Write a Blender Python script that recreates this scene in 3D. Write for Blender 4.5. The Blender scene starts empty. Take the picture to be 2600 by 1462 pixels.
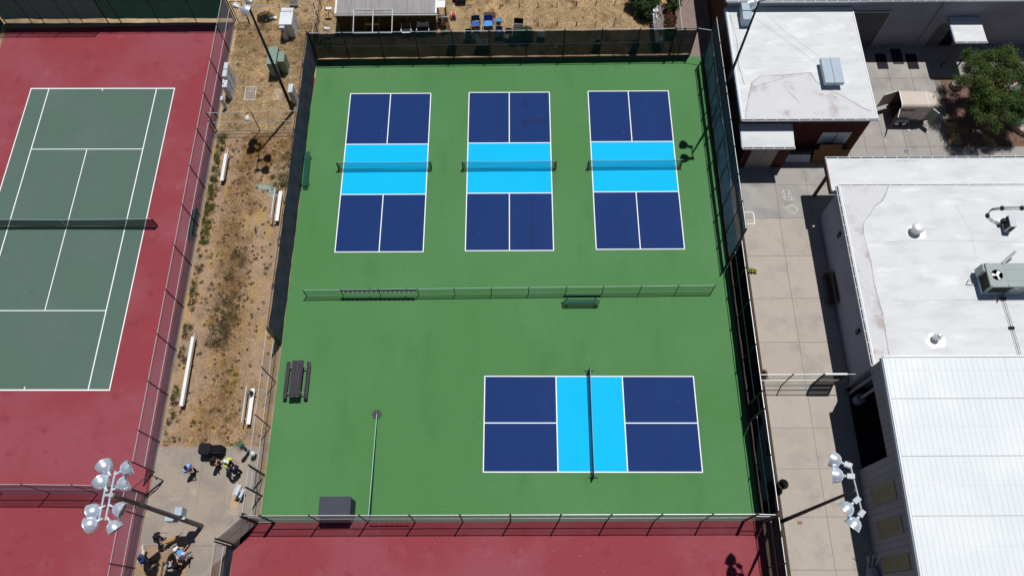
import bpy, math, random
import numpy as np
from mathutils import Vector, Matrix
rnd = random.Random(7)
S = bpy.context.scene
COL = S.collection
PI = math.pi

# ------------------------------------------------------------------ camera
cam = bpy.data.cameras.new('camera'); camo = bpy.data.objects.new('camera', cam); COL.objects.link(camo)
A_, B_, G_ = 0.4162, 0.0057, -0.0090
def R3(axis, a): return Matrix.Rotation(a, 3, axis)
camo.matrix_world = Matrix.Translation((0.2913, -30.8842, 48.329)) @ (R3('Z', B_) @ R3('X', A_) @ R3('Z', G_)).to_4x4()
cam.sensor_width = 36; cam.sensor_fit = 'HORIZONTAL'; cam.lens = 1984.77 / 2600 * 36
cam.clip_start = 0.5; cam.clip_end = 900
S.camera = camo

# ------------------------------------------------------------------ light
SUNV = Vector((0.166, 0.272, 1.0)).normalized()
elev = math.asin(SUNV.z); az = math.atan2(SUNV.x, SUNV.y)
w = bpy.data.worlds.new('World'); S.world = w; w.use_nodes = True
nt = w.node_tree
sky = nt.nodes.new('ShaderNodeTexSky'); sky.sky_type = 'NISHITA'; sky.sun_disc = False
sky.air_density = .75; sky.dust_density = .25; sky.ozone_density = 1.6; sky.altitude = 60; sky.sun_elevation = elev; sky.sun_rotation = az
bg = nt.nodes['Background']; nt.links.new(sky.outputs[0], bg.inputs[0]); bg.inputs[1].default_value = 0.05
sl = bpy.data.lights.new('sun', 'SUN'); sl.energy = 5.0; sl.angle = math.radians(0.53); sl.color = (1.0, 0.975, 0.945)
so = bpy.data.objects.new('sun', sl); COL.objects.link(so)
so.rotation_euler = SUNV.to_track_quat('Z', 'Y').to_euler(); so.location = (0, 0, 60)
S.view_settings.view_transform = 'Standard'; S.view_settings.look = 'None'
S.view_settings.exposure = -0.42; S.view_settings.gamma = 1.0
S.cycles.transparent_max_bounces = 32; S.cycles.max_bounces = 8

# ------------------------------------------------------------------ materials
MATS = {}
def srgb(r, g, b):
    f = lambda c: (c / 255) / 12.92 if c / 255 <= .04045 else ((c / 255 + .055) / 1.055) ** 2.4
    return (f(r), f(g), f(b))
def mat(name, col, rough=.7, metal=0., layers=(), grain=0., gscale=60., bump=0., bscale=40., var=0., spec=.25, emit=None, coat=0.):
    """layers: (colour, scale, lo, hi, amount, (sx,sy,sz))"""
    if name in MATS: return MATS[name]
    m = bpy.data.materials.new(name); m.use_nodes = True; n = m.node_tree; L = n.links
    p = n.nodes['Principled BSDF']; p.inputs['Roughness'].default_value = rough; p.inputs['Metallic'].default_value = metal
    p.inputs['Specular IOR Level'].default_value = spec
    geo = n.nodes.new('ShaderNodeNewGeometry')
    rgb = n.nodes.new('ShaderNodeRGB'); rgb.outputs[0].default_value = (*col, 1); cur = rgb.outputs[0]
    def noise(scale, st=(1, 1, 1), det=5, rgh=.6):
        mp = n.nodes.new('ShaderNodeMapping'); mp.inputs['Scale'].default_value = st
        L.new(geo.outputs['Position'], mp.inputs['Vector'])
        t = n.nodes.new('ShaderNodeTexNoise'); t.inputs['Scale'].default_value = scale; t.inputs['Detail'].default_value = det
        t.inputs['Roughness'].default_value = rgh; L.new(mp.outputs[0], t.inputs['Vector']); return t
    for (c2, sc, lo, hi, amt, st) in layers:
        t = noise(sc, st)
        mr = n.nodes.new('ShaderNodeMapRange'); mr.inputs[1].default_value = lo; mr.inputs[2].default_value = hi
        mr.inputs[3].default_value = 0; mr.inputs[4].default_value = amt; mr.interpolation_type = 'SMOOTHSTEP'
        L.new(t.outputs[0], mr.inputs[0])
        mx = n.nodes.new('ShaderNodeMix'); mx.data_type = 'RGBA'; L.new(mr.outputs[0], mx.inputs[0]); L.new(cur, mx.inputs[6])
        mx.inputs[7].default_value = (*c2, 1); cur = mx.outputs[2]
    def mul(fac_socket, lo, hi, f0=0., f1=1.):
        nonlocal cur
        mr = n.nodes.new('ShaderNodeMapRange'); mr.inputs[1].default_value = f0; mr.inputs[2].default_value = f1
        mr.inputs[3].default_value = lo; mr.inputs[4].default_value = hi; L.new(fac_socket, mr.inputs[0])
        vm = n.nodes.new('ShaderNodeVectorMath'); vm.operation = 'SCALE'; L.new(cur, vm.inputs[0]); L.new(mr.outputs[0], vm.inputs[3]); cur = vm.outputs[0]
    if grain: mul(noise(gscale, det=2, rgh=.8).outputs[0], 1 - grain, 1 + grain, .25, .75)
    if var:
        oi = n.nodes.new('ShaderNodeObjectInfo'); mul(oi.outputs['Random'], 1 - var, 1 + var)
    L.new(cur, p.inputs['Base Color'])
    if bump:
        b = n.nodes.new('ShaderNodeBump'); b.inputs['Strength'].default_value = bump; b.inputs['Distance'].default_value = .03
        L.new(noise(bscale, det=4).outputs[0], b.inputs['Height']); L.new(b.outputs[0], p.inputs['Normal'])
    MATS[name] = m; return m
def mesh_mat(name, col, k, trans=.0, holes=0.):
    """woven or wire mesh too fine to see: coverage grows as the view slants across it"""
    if name in MATS: return MATS[name]
    m = bpy.data.materials.new(name); m.use_nodes = True; n = m.node_tree; L = n.links; n.nodes.clear()
    out = n.nodes.new('ShaderNodeOutputMaterial'); g = n.nodes.new('ShaderNodeNewGeometry')
    d = n.nodes.new('ShaderNodeVectorMath'); d.operation = 'DOT_PRODUCT'; L.new(g.outputs['Normal'], d.inputs[0]); L.new(g.outputs['Incoming'], d.inputs[1])
    def ma(op, a, b=None):
        x = n.nodes.new('ShaderNodeMath'); x.operation = op
        for i, v in enumerate((a, b)):
            if v is None: continue
            if isinstance(v, (int, float)): x.inputs[i].default_value = v
            else: L.new(v, x.inputs[i])
        return x.outputs[0]
    c = ma('MAXIMUM', ma('ABSOLUTE', d.outputs['Value']), .12)
    kk = k
    if holes:
        t = n.nodes.new('ShaderNodeTexNoise'); t.inputs['Scale'].default_value = 1.3; L.new(g.outputs['Position'], t.inputs['Vector'])
        kk = ma('MULTIPLY', ma('ADD', ma('MULTIPLY', t.outputs[0], holes * 2), 1 - holes), k)
    T = ma('POWER', 2.71828, ma('MULTIPLY', ma('DIVIDE', kk, c), -1.))
    df = n.nodes.new('ShaderNodeBsdfDiffuse'); df.inputs[0].default_value = (*col, 1); sh = df.outputs[0]
    if trans:
        tr = n.nodes.new('ShaderNodeBsdfTranslucent'); tr.inputs[0].default_value = (*col, 1)
        mx = n.nodes.new('ShaderNodeMixShader'); mx.inputs[0].default_value = trans; L.new(sh, mx.inputs[1]); L.new(tr.outputs[0], mx.inputs[2]); sh = mx.outputs[0]
    tp = n.nodes.new('ShaderNodeBsdfTransparent')
    mx = n.nodes.new('ShaderNodeMixShader'); L.new(T, mx.inputs[0]); L.new(sh, mx.inputs[1]); L.new(tp.outputs[0], mx.inputs[2])
    L.new(mx.outputs[0], out.inputs[0]); MATS[name] = m; return m

Z = (1, 1, 1)
M_green = mat('green_acrylic', (.078, .212, .072), .8, layers=[((.100, .238, .098), .09, .4, .7, .7, Z), ((.054, .17, .055), .5, .5, .75, .5, (1, .35, 1)), ((.30, .30, .16), 3.5, .70, .8, .25, Z)], grain=.24, gscale=15, bump=.25, bscale=60, spec=.12)
M_navy = mat('dark_blue_acrylic', (.0075, .032, .145), .7, layers=[((.010, .038, .160), .5, .45, .7, .7, (1, .3, 1)), ((.010, .026, .15), 2.2, .62, .7, .35, Z)], grain=.20, gscale=15, spec=.12)
M_cyan = mat('light_blue_acrylic', (.001, .49, .88), .7, layers=[((.001, .46, .84), .6, .4, .7, .6, Z)], grain=.04, gscale=40, spec=.12)
M_red = mat('red_acrylic', (.275, .048, .060), .8, layers=[((.29, .072, .090), .12, .42, .62, .95, Z), ((.33, .11, .135), .5, .55, .78, .6, Z), ((.19, .032, .045), .8, .55, .75, .6, Z), ((.55, .35, .33), 9., .74, .80, .6, (1, 3, 1))], grain=.24, gscale=15, bump=.25, bscale=60, spec=.12)
M_tgreen = mat('grey_green_acrylic', (.093, .150, .123), .8, layers=[((.104, .160, .138), .2, .4, .7, .8, Z), ((.06, .12, .1), 1., .6, .8, .5, Z), ((.30, .33, .28), 7., .75, .82, .4, Z)], grain=.24, gscale=15, bump=.2, bscale=60, spec=.12)
M_line = mat('white_line_paint', (.88, .90, .91), .6, grain=.04)
M_dirt = mat('bare_dirt', (.37, .255, .165), .95, layers=[((.27, .185, .12), .8, .4, .62, .8, Z), ((.42, .27, .17), .35, .5, .7, .8, Z), ((.15, .10, .06), 2.6, .56, .72, .7, Z), ((.40, .26, .10), .8, .50, .66, .85, (1.6, .45, 1)), ((.52, .42, .33), 14, .66, .74, .6, Z)], grain=.35, gscale=14, bump=.8, bscale=18)
M_field = mat('dry_grass_ground', (.46, .335, .195), .95, layers=[((.31, .225, .13), 1.0, .4, .62, .8, Z), ((.62, .42, .22), .45, .48, .7, .9, Z), ((.20, .13, .06), 3., .58, .72, .6, Z), ((.20, .17, .06), .6, .62, .78, .5, Z)], grain=.35, gscale=12, bump=.9, bscale=16)
M_conc = mat('concrete', (.43, .382, .335), .85, layers=[((.31, .285, .26), .7, .45, .7, .75, Z), ((.45, .40, .34), .35, .5, .7, .7, Z), ((.20, .18, .165), 2.2, .66, .80, .45, Z)], grain=.14, gscale=25, bump=.25, bscale=50, var=.025)
M_conc2 = mat('grey_concrete', (.345, .325, .305), .85, layers=[((.26, .25, .24), .6, .45, .7, .8, Z), ((.42, .40, .37), .5, .5, .7, .6, Z), ((.19, .18, .17), 2.5, .64, .80, .5, Z)], grain=.14, gscale=25, bump=.25, bscale=50, var=.025)
M_pad = mat('stained_concrete', (.35, .29, .235), .9, layers=[((.27, .235, .21), .5, .42, .65, .9, Z), ((.43, .36, .28), .8, .55, .7, .7, Z), ((.62, .58, .5), 9, .76, .8, .6, Z)], grain=.18, gscale=22, bump=.3)
M_joint = mat('joint_dirt', (.21, .19, .165), .95)
M_soil = mat('dark_soil', (.07, .05, .038), .95, grain=.3, gscale=14)
M_mulch = mat('brown_mulch', (.19, .115, .09), .95, layers=[((.10, .06, .05), 5, .5, .7, .7, Z), ((.40, .26, .11), .5, .53, .62, .8, Z)], grain=.35, gscale=20, bump=.8)
M_path = mat('brown_path', (.25, .19, .165), .9, layers=[((.18, .14, .12), 1.5, .5, .7, .6, Z)], grain=.2, gscale=20)
M_roof = mat('white_roof_coating', (.66, .68, .69), .65, layers=[((.56, .575, .59), .5, .42, .68, .8, (1, 2.5, 1)), ((.80, .81, .82), .9, .55, .7, .6, (.5, 1.6, 1)), ((.50, .50, .50), 1.6, .66, .82, .5, Z), ((.30, .28, .26), 5., .74, .80, .4, (2, 1, 1))], grain=.05, gscale=30, bump=.4, bscale=2.5)
M_roofg = mat('worn_grey_coating', (.615, .62, .635), .7, layers=[((.50, .495, .505), .7, .47, .68, .8, Z), ((.66, .66, .66), 1.1, .55, .7, .7, Z), ((.40, .31, .28), .7, .54, .70, .6, Z), ((.20, .17, .16), 3.5, .70, .80, .6, Z)], grain=.12, gscale=20, bump=.3, bscale=5)
M_seamdirt = mat('seam_dirt', (.36, .35, .35), .9, grain=.3, gscale=9)
M_metalroof = mat('white_metal_roofing', (.72, .76, .78), .45, layers=[((.64, .68, .71), .8, .5, .75, .6, (3, .2, 1)), ((.80, .83, .84), .25, .45, .65, .6, Z)], var=.012, grain=.02)
M_white = mat('white_paint', (.78, .80, .82), .5, layers=[((.6, .6, .6), 3, .6, .8, .4, Z)])
M_whitemetal = mat('white_metal', (.80, .82, .83), .35)
M_gutter = mat('gutter_grey', (.33, .37, .40), .6)
M_gutterdk = mat('gutter_inside', (.10, .12, .13), .8)
M_redwall = mat('red_wood_siding', (.085, .017, .013), .8, layers=[((.05, .011, .009), 2, .4, .7, .7, (1, 1, .2))], var=.12)
M_greywall = mat('grey_block_wall', (.33, .33, .38), .9, layers=[((.27, .27, .32), .7, .4, .7, .7, Z)], grain=.1, gscale=30, bump=.3)
M_cwall = mat('lavender_grey_stucco', (.34, .36, .45), .9, layers=[((.28, .30, .38), .8, .4, .7, .6, Z)], grain=.08, gscale=30)
M_dwall = mat('grey_metal_siding', (.28, .29, .35), .7, layers=[((.22, .23, .28), 1.5, .5, .75, .6, (1, .3, 1))], var=.05)
M_panelolive = mat('yellowed_skylight_panel', (.225, .225, .15), .6, layers=[((.17, .17, .11), 2., .4, .7, .7, Z)], var=.06)
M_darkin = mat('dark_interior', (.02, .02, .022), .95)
M_trimblue = mat('blue_grey_trim', (.30, .38, .47), .5)
M_door = mat('tan_door', (.36, .32, .29), .7, layers=[((.28, .25, .22), 2, .5, .7, .6, Z)])
M_brown = mat('brown_timber', (.11, .07, .05), .85, layers=[((.06, .04, .03), 3, .45, .7, .7, (4, 4, .4))])
M_ply = mat('plywood', (.24, .135, .055), .8, layers=[((.17, .09, .04), 2, .45, .7, .6, (1, 1, 4))])
M_glass = mat('window_glass', (.12, .15, .17), .15, spec=.8)
M_post = mat('dark_steel_post', (.045, .045, .05), .6)
M_galv = mat('galvanised_steel', (.52, .54, .56), .42, metal=.35, layers=[((.36, .36, .38), 5, .5, .75, .6, Z)])
M_pinkgalv = M_galv
M_gpaint = mat('green_painted_steel', (.30, .50, .40), .5)
M_gdark = mat('dark_green_steel', (.018, .06, .045), .5)
M_black = mat('black_plastic', (.02, .021, .024), .55)
M_blackcl = mat('black_cover', (.055, .060, .078), .7, layers=[((.045, .05, .07), 4, .45, .7, .7, (1, 2, 1)), ((.14, .15, .19), 9, .68, .78, .6, (1, 4, 1))], bump=.5, bscale=12)
M_alu = mat('bare_aluminium', (.80, .81, .80), .38, metal=.15, layers=[((.62, .62, .6), 4, .55, .75, .5, Z)])
M_lamp = mat('spun_aluminium', (.74, .82, .92), .30, metal=.6)
M_lampbox = mat('pale_ballast_box', (.62, .66, .70), .5)
M_wood = mat('weathered_plank', (.062, .054, .068), .85, layers=[((.03, .026, .032), 6, .42, .66, .8, (3, .25, 1)), ((.20, .18, .19), 11, .66, .75, .55, (3, .15, 1))], var=.15, bump=.5, bscale=30)
M_util = mat('utility_grey', (.55, .60, .64), .5, layers=[((.42, .46, .5), 1.5, .5, .75, .6, Z)])
M_utilw = mat('utility_white', (.70, .74, .76), .5, layers=[((.55, .58, .6), 1.5, .5, .75, .5, Z)])
M_utilg = mat('utility_green', (.21, .29, .23), .6, layers=[((.26, .33, .28), 1.5, .5, .75, .6, Z)])
M_wire = mat('black_wire', (.02, .02, .02), .6)
M_hvac = mat('hvac_grey_green', (.34, .39, .38), .5, layers=[((.28, .32, .32), 1.5, .5, .75, .5, Z)])
M_ducts = mat('duct_blue_grey', (.40, .48, .56), .45, layers=[((.34, .41, .49), 2, .5, .75, .5, Z)])
M_coil = mat('coil_fins', (.035, .03, .03), .8)
M_trailer = mat('beige_trailer_paint', (.57, .50, .43), .5, layers=[((.54, .45, .37), 1.2, .45, .7, .7, Z), ((.40, .28, .22), 5, .7, .8, .5, Z)])
M_trailin = mat('trailer_inside', (.15, .10, .075), .9)
M_trim = mat('pale_trim', (.75, .74, .70), .5)
M_maroon = mat('maroon_paint', (.14, .03, .03), .6)
M_rubber = mat('rubber', (.02, .02, .02), .8)
M_leaf = mat('tree_leaf', (.055, .092, .018), .7, layers=[((.10, .135, .028), 1.2, .45, .6, .8, Z), ((.022, .05, .012), 1.6, .5, .62, .7, Z), ((.12, .085, .03), 2.5, .62, .72, .6, Z)], var=0.)
M_bush = mat('bush_leaf', (.045, .085, .018), .7, layers=[((.11, .15, .035), 2.2, .55, .68, .8, Z), ((.02, .04, .012), 2., .45, .6, .7, Z)])
M_redbush = mat('red_bush_leaf', (.16, .06, .03), .8, layers=[((.07, .03, .02), 3, .45, .6, .8, Z)])
M_bark = mat('bark', (.10, .075, .055), .9, bump=.8, bscale=20)
M_straw = mat('straw_grass', (.57, .43, .25), .9, layers=[((.34, .25, .135), 1.8, .45, .65, .8, Z), ((.76, .58, .36), 2.5, .55, .7, .7, Z)])
M_gold = mat('golden_grass', (.42, .255, .085), .9, layers=[((.22, .10, .04), 1.2, .5, .65, .8, Z)])
M_weed = mat('dry_green_weed', (.145, .115, .06), .9, layers=[((.085, .07, .035), 2., .4, .6, .8, Z)])
M_weedg = mat('green_weed', (.12, .15, .03), .9, layers=[((.22, .22, .04), 1.5, .5, .65, .8, Z)])
M_rock = mat('pale_rock', (.38, .34, .31), .9, layers=[((.25, .22, .2), 3, .45, .7, .7, Z)], bump=.8, bscale=8)
M_turf = mat('green_turf', (.06, .12, .07), .9, grain=.2)
M_pinkc = mat('pink_concrete', (.50, .36, .36), .85, grain=.1)
M_corr = mat('clear_corrugated_plastic', (.40, .385, .39), .5, layers=[((.33, .31, .30), 2, .4, .7, .8, (3, .3, 1)), ((.27, .22, .19), .9, .55, .7, .5, Z)], var=.05)
M_tan = mat('tan_timber', (.30, .19, .09), .8)
M_bluec = mat('blue_fabric', (.02, .09, .42), .8, layers=[((.10, .30, .75), 12, .58, .64, .8, Z)])
M_bluel = mat('light_blue_fabric', (.06, .32, .80), .8)
M_teal = mat('teal_paint', (.02, .11, .12), .5)
M_navyf = mat('navy_fabric', (.012, .03, .09), .85)
M_dkfab = mat('black_fabric', (.012, .012, .016), .85)
M_skyf = mat('pale_blue_fabric', (.30, .45, .85), .85)
M_yell = mat('yellow_fabric', (.75, .85, .12), .85)
M_whitef = mat('white_fabric', (.78, .78, .82), .85)
M_skin = mat('skin', (.42, .22, .15), .6)
M_hair = mat('dark_hair', (.02, .016, .014), .7)
M_grey = mat('grey_fabric', (.30, .31, .34), .8)
M_jean = mat('blue_jeans', (.06, .09, .20), .85)
M_tanfur = mat('tan_fur', (.48, .27, .11), .9, layers=[((.30, .15, .06), 6, .5, .7, .6, Z)], bump=.5)
M_wfur = mat('white_fur', (.70, .64, .58), .9, bump=.5)
M_chalk = mat('white_chalk', (.72, .72, .70), .9, grain=.2, gscale=60)
M_pvc = mat('white_pvc', (.74, .75, .78), .4)
M_redp = mat('red_plastic', (.45, .05, .04), .5)
M_glit = mat('bright_seat', (.85, .86, .86), .3)
# meshes
K_galv = mesh_mat('chain_link_wire', (.40, .38, .46), .19)
K_galvd = mesh_mat('chain_link_thin', (.30, .30, .32), .05)
K_bottom = mesh_mat('chain_link_light', (.45, .50, .52), .15, trans=.2)
K_mid = mesh_mat('green_vinyl_mesh', (.10, .24, .16), .16, trans=.2)
K_top = mesh_mat('sheer_dark_windscreen', (.020, .034, .032), 2.05, holes=.12)
K_navy = mesh_mat('navy_windscreen', (.10, .12, .155), 3.0, trans=.45)
K_dgreen = mesh_mat('dark_green_windscreen', (.022, .085, .066), 3.8, trans=.4)
K_teal = mesh_mat('teal_windscreen', (.09, .19, .26), 2.6, trans=.6)
K_upper = mesh_mat('sheer_blue_grey_windscreen', (.05, .058, .085), .75)
K_black = mesh_mat('black_windscreen', (.006, .008, .010), 2.4)
K_net = mesh_mat('net_cord', (.012, .03, .09), .26)
K_perf = mesh_mat('perforated_steel', (.02, .085, .065), 1.4)

# ------------------------------------------------------------------ mesh building
class MB:
    def __init__(s): s.v = []; s.f = []
    def _add(s, vs, fs):
        b = len(s.v); s.v += [tuple(v) for v in vs]; s.f += [tuple(i + b for i in f) for f in fs]; return s
    def box(s, x0, y0, z0, x1, y1, z1, bev=0.):
        x0, x1 = sorted((x0, x1)); y0, y1 = sorted((y0, y1)); z0, z1 = sorted((z0, z1))
        if bev:
            b = min(bev, (x1 - x0) / 3, (y1 - y0) / 3)
            ring = [(x0 + b, y0), (x1 - b, y0), (x1, y0 + b), (x1, y1 - b), (x1 - b, y1), (x0 + b, y1), (x0, y1 - b), (x0, y0 + b)]
            bz = min(bev, (z1 - z0) / 3); cx, cy = (x0 + x1) / 2, (y0 + y1) / 2
            sh = [(cx + (x - cx) * (1 - 2 * bz / (x1 - x0)), cy + (y - cy) * (1 - 2 * bz / (y1 - y0))) for x, y in ring]
            vs = [(x, y, z0) for x, y in ring] + [(x, y, z1 - bz) for x, y in ring] + [(x, y, z1) for x, y in sh]
            fs = [tuple(range(7, -1, -1)), tuple(range(16, 24))]
            for k in (0, 8):
                fs += [(k + i, k + (i + 1) % 8, k + 8 + (i + 1) % 8, k + 8 + i) for i in range(8)]
            return s._add(vs, fs)
        return s._add([(x0, y0, z0), (x1, y0, z0), (x1, y1, z0), (x0, y1, z0), (x0, y0, z1), (x1, y0, z1), (x1, y1, z1), (x0, y1, z1)],
                      [(0, 3, 2, 1), (4, 5, 6, 7), (0, 1, 5, 4), (1, 2, 6, 5), (2, 3, 7, 6), (3, 0, 4, 7)])
    def bar(s, p, q, wx, wz, up=(0, 0, 1)):
        """rectangular bar from p to q"""
        p, q = Vector(p), Vector(q); d = (q - p).normalized(); u = Vector(up)
        if abs(d.dot(u)) > .95: u = Vector((0, 1, 0))
        a = d.cross(u).normalized() * wx / 2; b = a.cross(d).normalized() * wz / 2
        vs = [p - a - b, p + a - b, p + a + b, p - a + b, q - a - b, q + a - b, q + a + b, q - a + b]
        return s._add(vs, [(0, 3, 2, 1), (4, 5, 6, 7), (0, 1, 5, 4), (1, 2, 6, 5), (2, 3, 7, 6), (3, 0, 4, 7)])
    def cyl(s, p, q, r, n=8, r2=None, caps=True):
        p, q = Vector(p), Vector(q); d = (q - p)
        if d.length < 1e-6: return s
        d.normalize(); u = Vector((0, 0, 1)) if abs(d.z) < .9 else Vector((1, 0, 0))
        a = d.cross(u).normalized(); b = d.cross(a); r2 = r if r2 is None else r2
        c = [(math.cos(2 * PI * i / n), math.sin(2 * PI * i / n)) for i in range(n)]
        vs = [p + (a * x + b * y) * r for x, y in c] + [q + (a * x + b * y) * r2 for x, y in c]
        fs = [(i, i + n, (i + 1) % n + n, (i + 1) % n) for i in range(n)]
        if caps: fs += [tuple(range(n)), tuple(range(2 * n - 1, n - 1, -1))]
        return s._add(vs, fs)
    def tube(s, pts, r, n=6):
        for a, b in zip(pts[:-1], pts[1:]): s.cyl(a, b, r, n)
        return s
    def lathe(s, prof, base, axis=(0, 0, 1), n=16, closed=False):
        """prof: list of (radius, height along axis)"""
        ax = Vector(axis).normalized(); u = Vector((0, 0, 1)) if abs(ax.z) < .9 else Vector((1, 0, 0))
        a = ax.cross(u).normalized(); b = ax.cross(a); B = Vector(base); vs = []
        for r, h in prof: vs += [B + ax * h + (a * math.cos(2 * PI * i / n) + b * math.sin(2 * PI * i / n)) * max(r, 1e-4) for i in range(n)]
        fs = []
        for k in range(len(prof) - 1): fs += [(k * n + i, k * n + (i + 1) % n, (k + 1) * n + (i + 1) % n, (k + 1) * n + i) for i in range(n)]
        return s._add(vs, fs)
    def prism(s, poly, z0, z1):
        n = len(poly)
        return s._add([(x, y, z0) for x, y in poly] + [(x, y, z1) for x, y in poly],
                      [tuple(range(n - 1, -1, -1)), tuple(range(n, 2 * n))] + [(i, (i + 1) % n, n + (i + 1) % n, n + i) for i in range(n)])
    def quad(s, *p): return s._add(p, [tuple(range(len(p)))])
    def poly(s, pts, z): return s._add([(x, y, z) for x, y in pts], [tuple(range(len(pts)))])
    def sph(s, c, r, n=8, sc=(1, 1, 1)):
        m = max(4, n // 2 + 1); vs = []
        for j in range(m + 1):
            t = PI * j / m
            for i in range(n):
                a = 2 * PI * i / n; rr = math.sin(t) if 0 < j < m else 1e-3
                vs.append((c[0] + r * sc[0] * rr * math.cos(a), c[1] + r * sc[1] * rr * math.sin(a), c[2] + r * sc[2] * math.cos(t)))
        fs = [(j * n + i, (j + 1) * n + i, (j + 1) * n + (i + 1) % n, j * n + (i + 1) % n) for j in range(m) for i in range(n)]
        return s._add(vs, fs)
    def grid(s, fn, nu, nv):
        vs = [fn(i / nu, j / nv) for j in range(nv + 1) for i in range(nu + 1)]
        return s._add(vs, [(j * (nu + 1) + i, j * (nu + 1) + i + 1, (j + 1) * (nu + 1) + i + 1, (j + 1) * (nu + 1) + i) for j in range(nv) for i in range(nu)])
    def build(s, name, m, parent=None, smooth=False, loc=None):
        me = bpy.data.meshes.new(name); me.from_pydata(s.v, [], s.f); me.materials.append(m)
        if smooth:
            me.polygons.foreach_set('use_smooth', [True] * len(me.polygons))
        me.update(); o = bpy.data.objects.new(name, me); COL.objects.link(o)
        if parent is not None: o.parent = parent
        if loc is not None: o.location = loc
        return o
def tag(o, label=None, cat=None, group=None, kind=None):
    if label: o['label'] = label
    if cat: o['category'] = cat
    if group: o['group'] = group
    if kind: o['kind'] = kind
    return o
def thing(name, label, cat, loc=(0, 0, 0), rz=0., group=None, kind=None):
    o = bpy.data.objects.new(name, None); COL.objects.link(o); o.location = loc; o.rotation_euler = (0, 0, rz)
    o.empty_display_size = .2
    return tag(o, label, cat, group, kind)
def struct(name, mb, m, parent=None):
    o = mb.build(name, m, parent)
    if parent is None: o['kind'] = 'structure'
    return o
def copy_tree(o, parent=None):
    c = o.copy(); COL.objects.link(c); c.parent = parent
    for ch in list(o.children): copy_tree(ch, c)
    return c

# ================================================================== GROUND AND COURTS
struct('ground', MB().poly([(-120, -110), (130, -110), (130, 120), (-120, 120)], -.03), M_dirt)
struct('dry_grass_field', MB().poly([(-22.2, 3.3), (-14.9, 3.3), (-14.9, 9.95), (13.1, 10.3), (13.1, 40), (-60, 40), (-60, 13.6), (-22.2, 13.6)], -.012), M_field)
# red tennis slab (west) and the red court south of the green one
struct('red_tennis_surface', MB().poly([(-40.1, -60), (-21.93, -60), (-21.93, 13.55), (-39.95, 13.1)], -.004), M_red)
struct('red_court_surface', MB().poly([(-16.3, -60), (14.98, -60), (14.98, -24.72), (-14.95, -24.72), (-16.3, -26.05)], -.004), M_red)
struct('red_edge_strip', MB().poly([(-15.03, 2.9), (-14.86, 2.9), (-14.86, 8.2), (-15.03, 8.2)], -.003), M_red)
struct('green_court_surface', MB().poly([(-14.93, -24.70), (14.93, -24.72), (14.93, 10.02), (-14.90, 9.86), (-14.88, 8.0), (-14.98, 5.5), (-14.99, 3.), (-14.93, -2)], 0.0), M_green)
struct('brown_path', MB().poly([(13.2, 10.03), (15.6, 10.03), (15.6, 40), (13.2, 40)], -.006), M_path)
struct('gutter_soil', MB().poly([(14.93, -60), (16.32, -60), (16.32, 9.9), (14.93, 9.9)], -.010), M_soil)

def marks(parent, segs, m, z, w=.066, name='boundary_line'):
    for (x0, y0, x1, y1) in segs:
        if abs(x0 - x1) > abs(y0 - y1): p = [(x0, y0 - w / 2), (x1, y0 - w / 2), (x1, y0 + w / 2), (x0, y0 + w / 2)]
        else: p = [(x0 - w / 2, y0), (x0 + w / 2, y0), (x0 + w / 2, y1), (x0 - w / 2, y1)]
        MB().poly(p, z).build(name, m, parent)
def pickle_court(cx, cy, rz, label):
    t = thing('pickleball_court', label, 'court', (cx, cy, 0), rz, 'painted pickleball courts'); t['kind'] = 'structure'
    W, H, K = 3.048, 6.706, 2.134
    for sy in (-1, 1):
        for sx in (-1, 1):
            MB().poly([(0, sy * K), (sx * W, sy * K), (sx * W, sy * H), (0, sy * H)] if sx * sy > 0 else [(0, sy * K), (0, sy * H), (sx * W, sy * H), (sx * W, sy * K)], .004).build('service_area', M_navy, t)
    MB().poly([(-W, -K), (W, -K), (W, K), (-W, K)], .004).build('kitchen_area', M_cyan, t)
    l = .028
    marks(t, [(-W - l, -H, W + l, -H), (-W - l, H, W + l, H), (-W + l, -K, W - l, -K), (-W + l, K, W - l, K),
              (-W, -H + l, -W, H - l), (W, -H + l, W, H - l), (0, -H + l, 0, -K - l), (0, K + l, 0, H - l)], M_line, .008)
    return t
pickle_court(-9.005, -.059, -.0004, 'first pickleball court of the top row, beside the left windscreen')
pickle_court(0, 0, 0, 'middle pickleball court of the three standing in a row at the top')
pickle_court(9.04, .073, .0008, 'third pickleball court of the top row, nearest the white roofed buildings')
pickle_court(5.10, -18.80, PI / 2 - .0042, 'single sideways pickleball court below the low green divider fence')
t = thing('tennis_court', 'grey green tennis court with white lines on red surround', 'court', (-31.07, -4.647, 0), -.0035); t['kind'] = 'structure'
W, H, Sg, V = 5.485, 11.885, 4.115, 6.40
MB().poly([(-W, -H), (W, -H), (W, H), (-W, H)], .002).build('playing_area', M_tgreen, t)
marks(t, [(-W - .04, -H, W + .04, -H), (-W - .04, H, W + .04, H)], M_line, .006, .09, 'base_line')
marks(t, [(-W, -H + .045, -W, H - .045), (W, -H + .045, W, H - .045), (-Sg, -H + .045, -Sg, H - .045), (Sg, -H + .045, Sg, H - .045)], M_line, .006, .07, 'side_line')
marks(t, [(-Sg + .035, -V, Sg - .035, -V), (-Sg + .035, V, Sg - .035, V), (0, -V + .035, 0, V - .035)], M_line, .006, .06, 'service_line')
marks(t, [(0, H - .045 - .18, 0, H - .045), (0, -H + .045, 0, -H + .045 + .18)], M_line, .006, .06, 'centre_mark')

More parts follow.
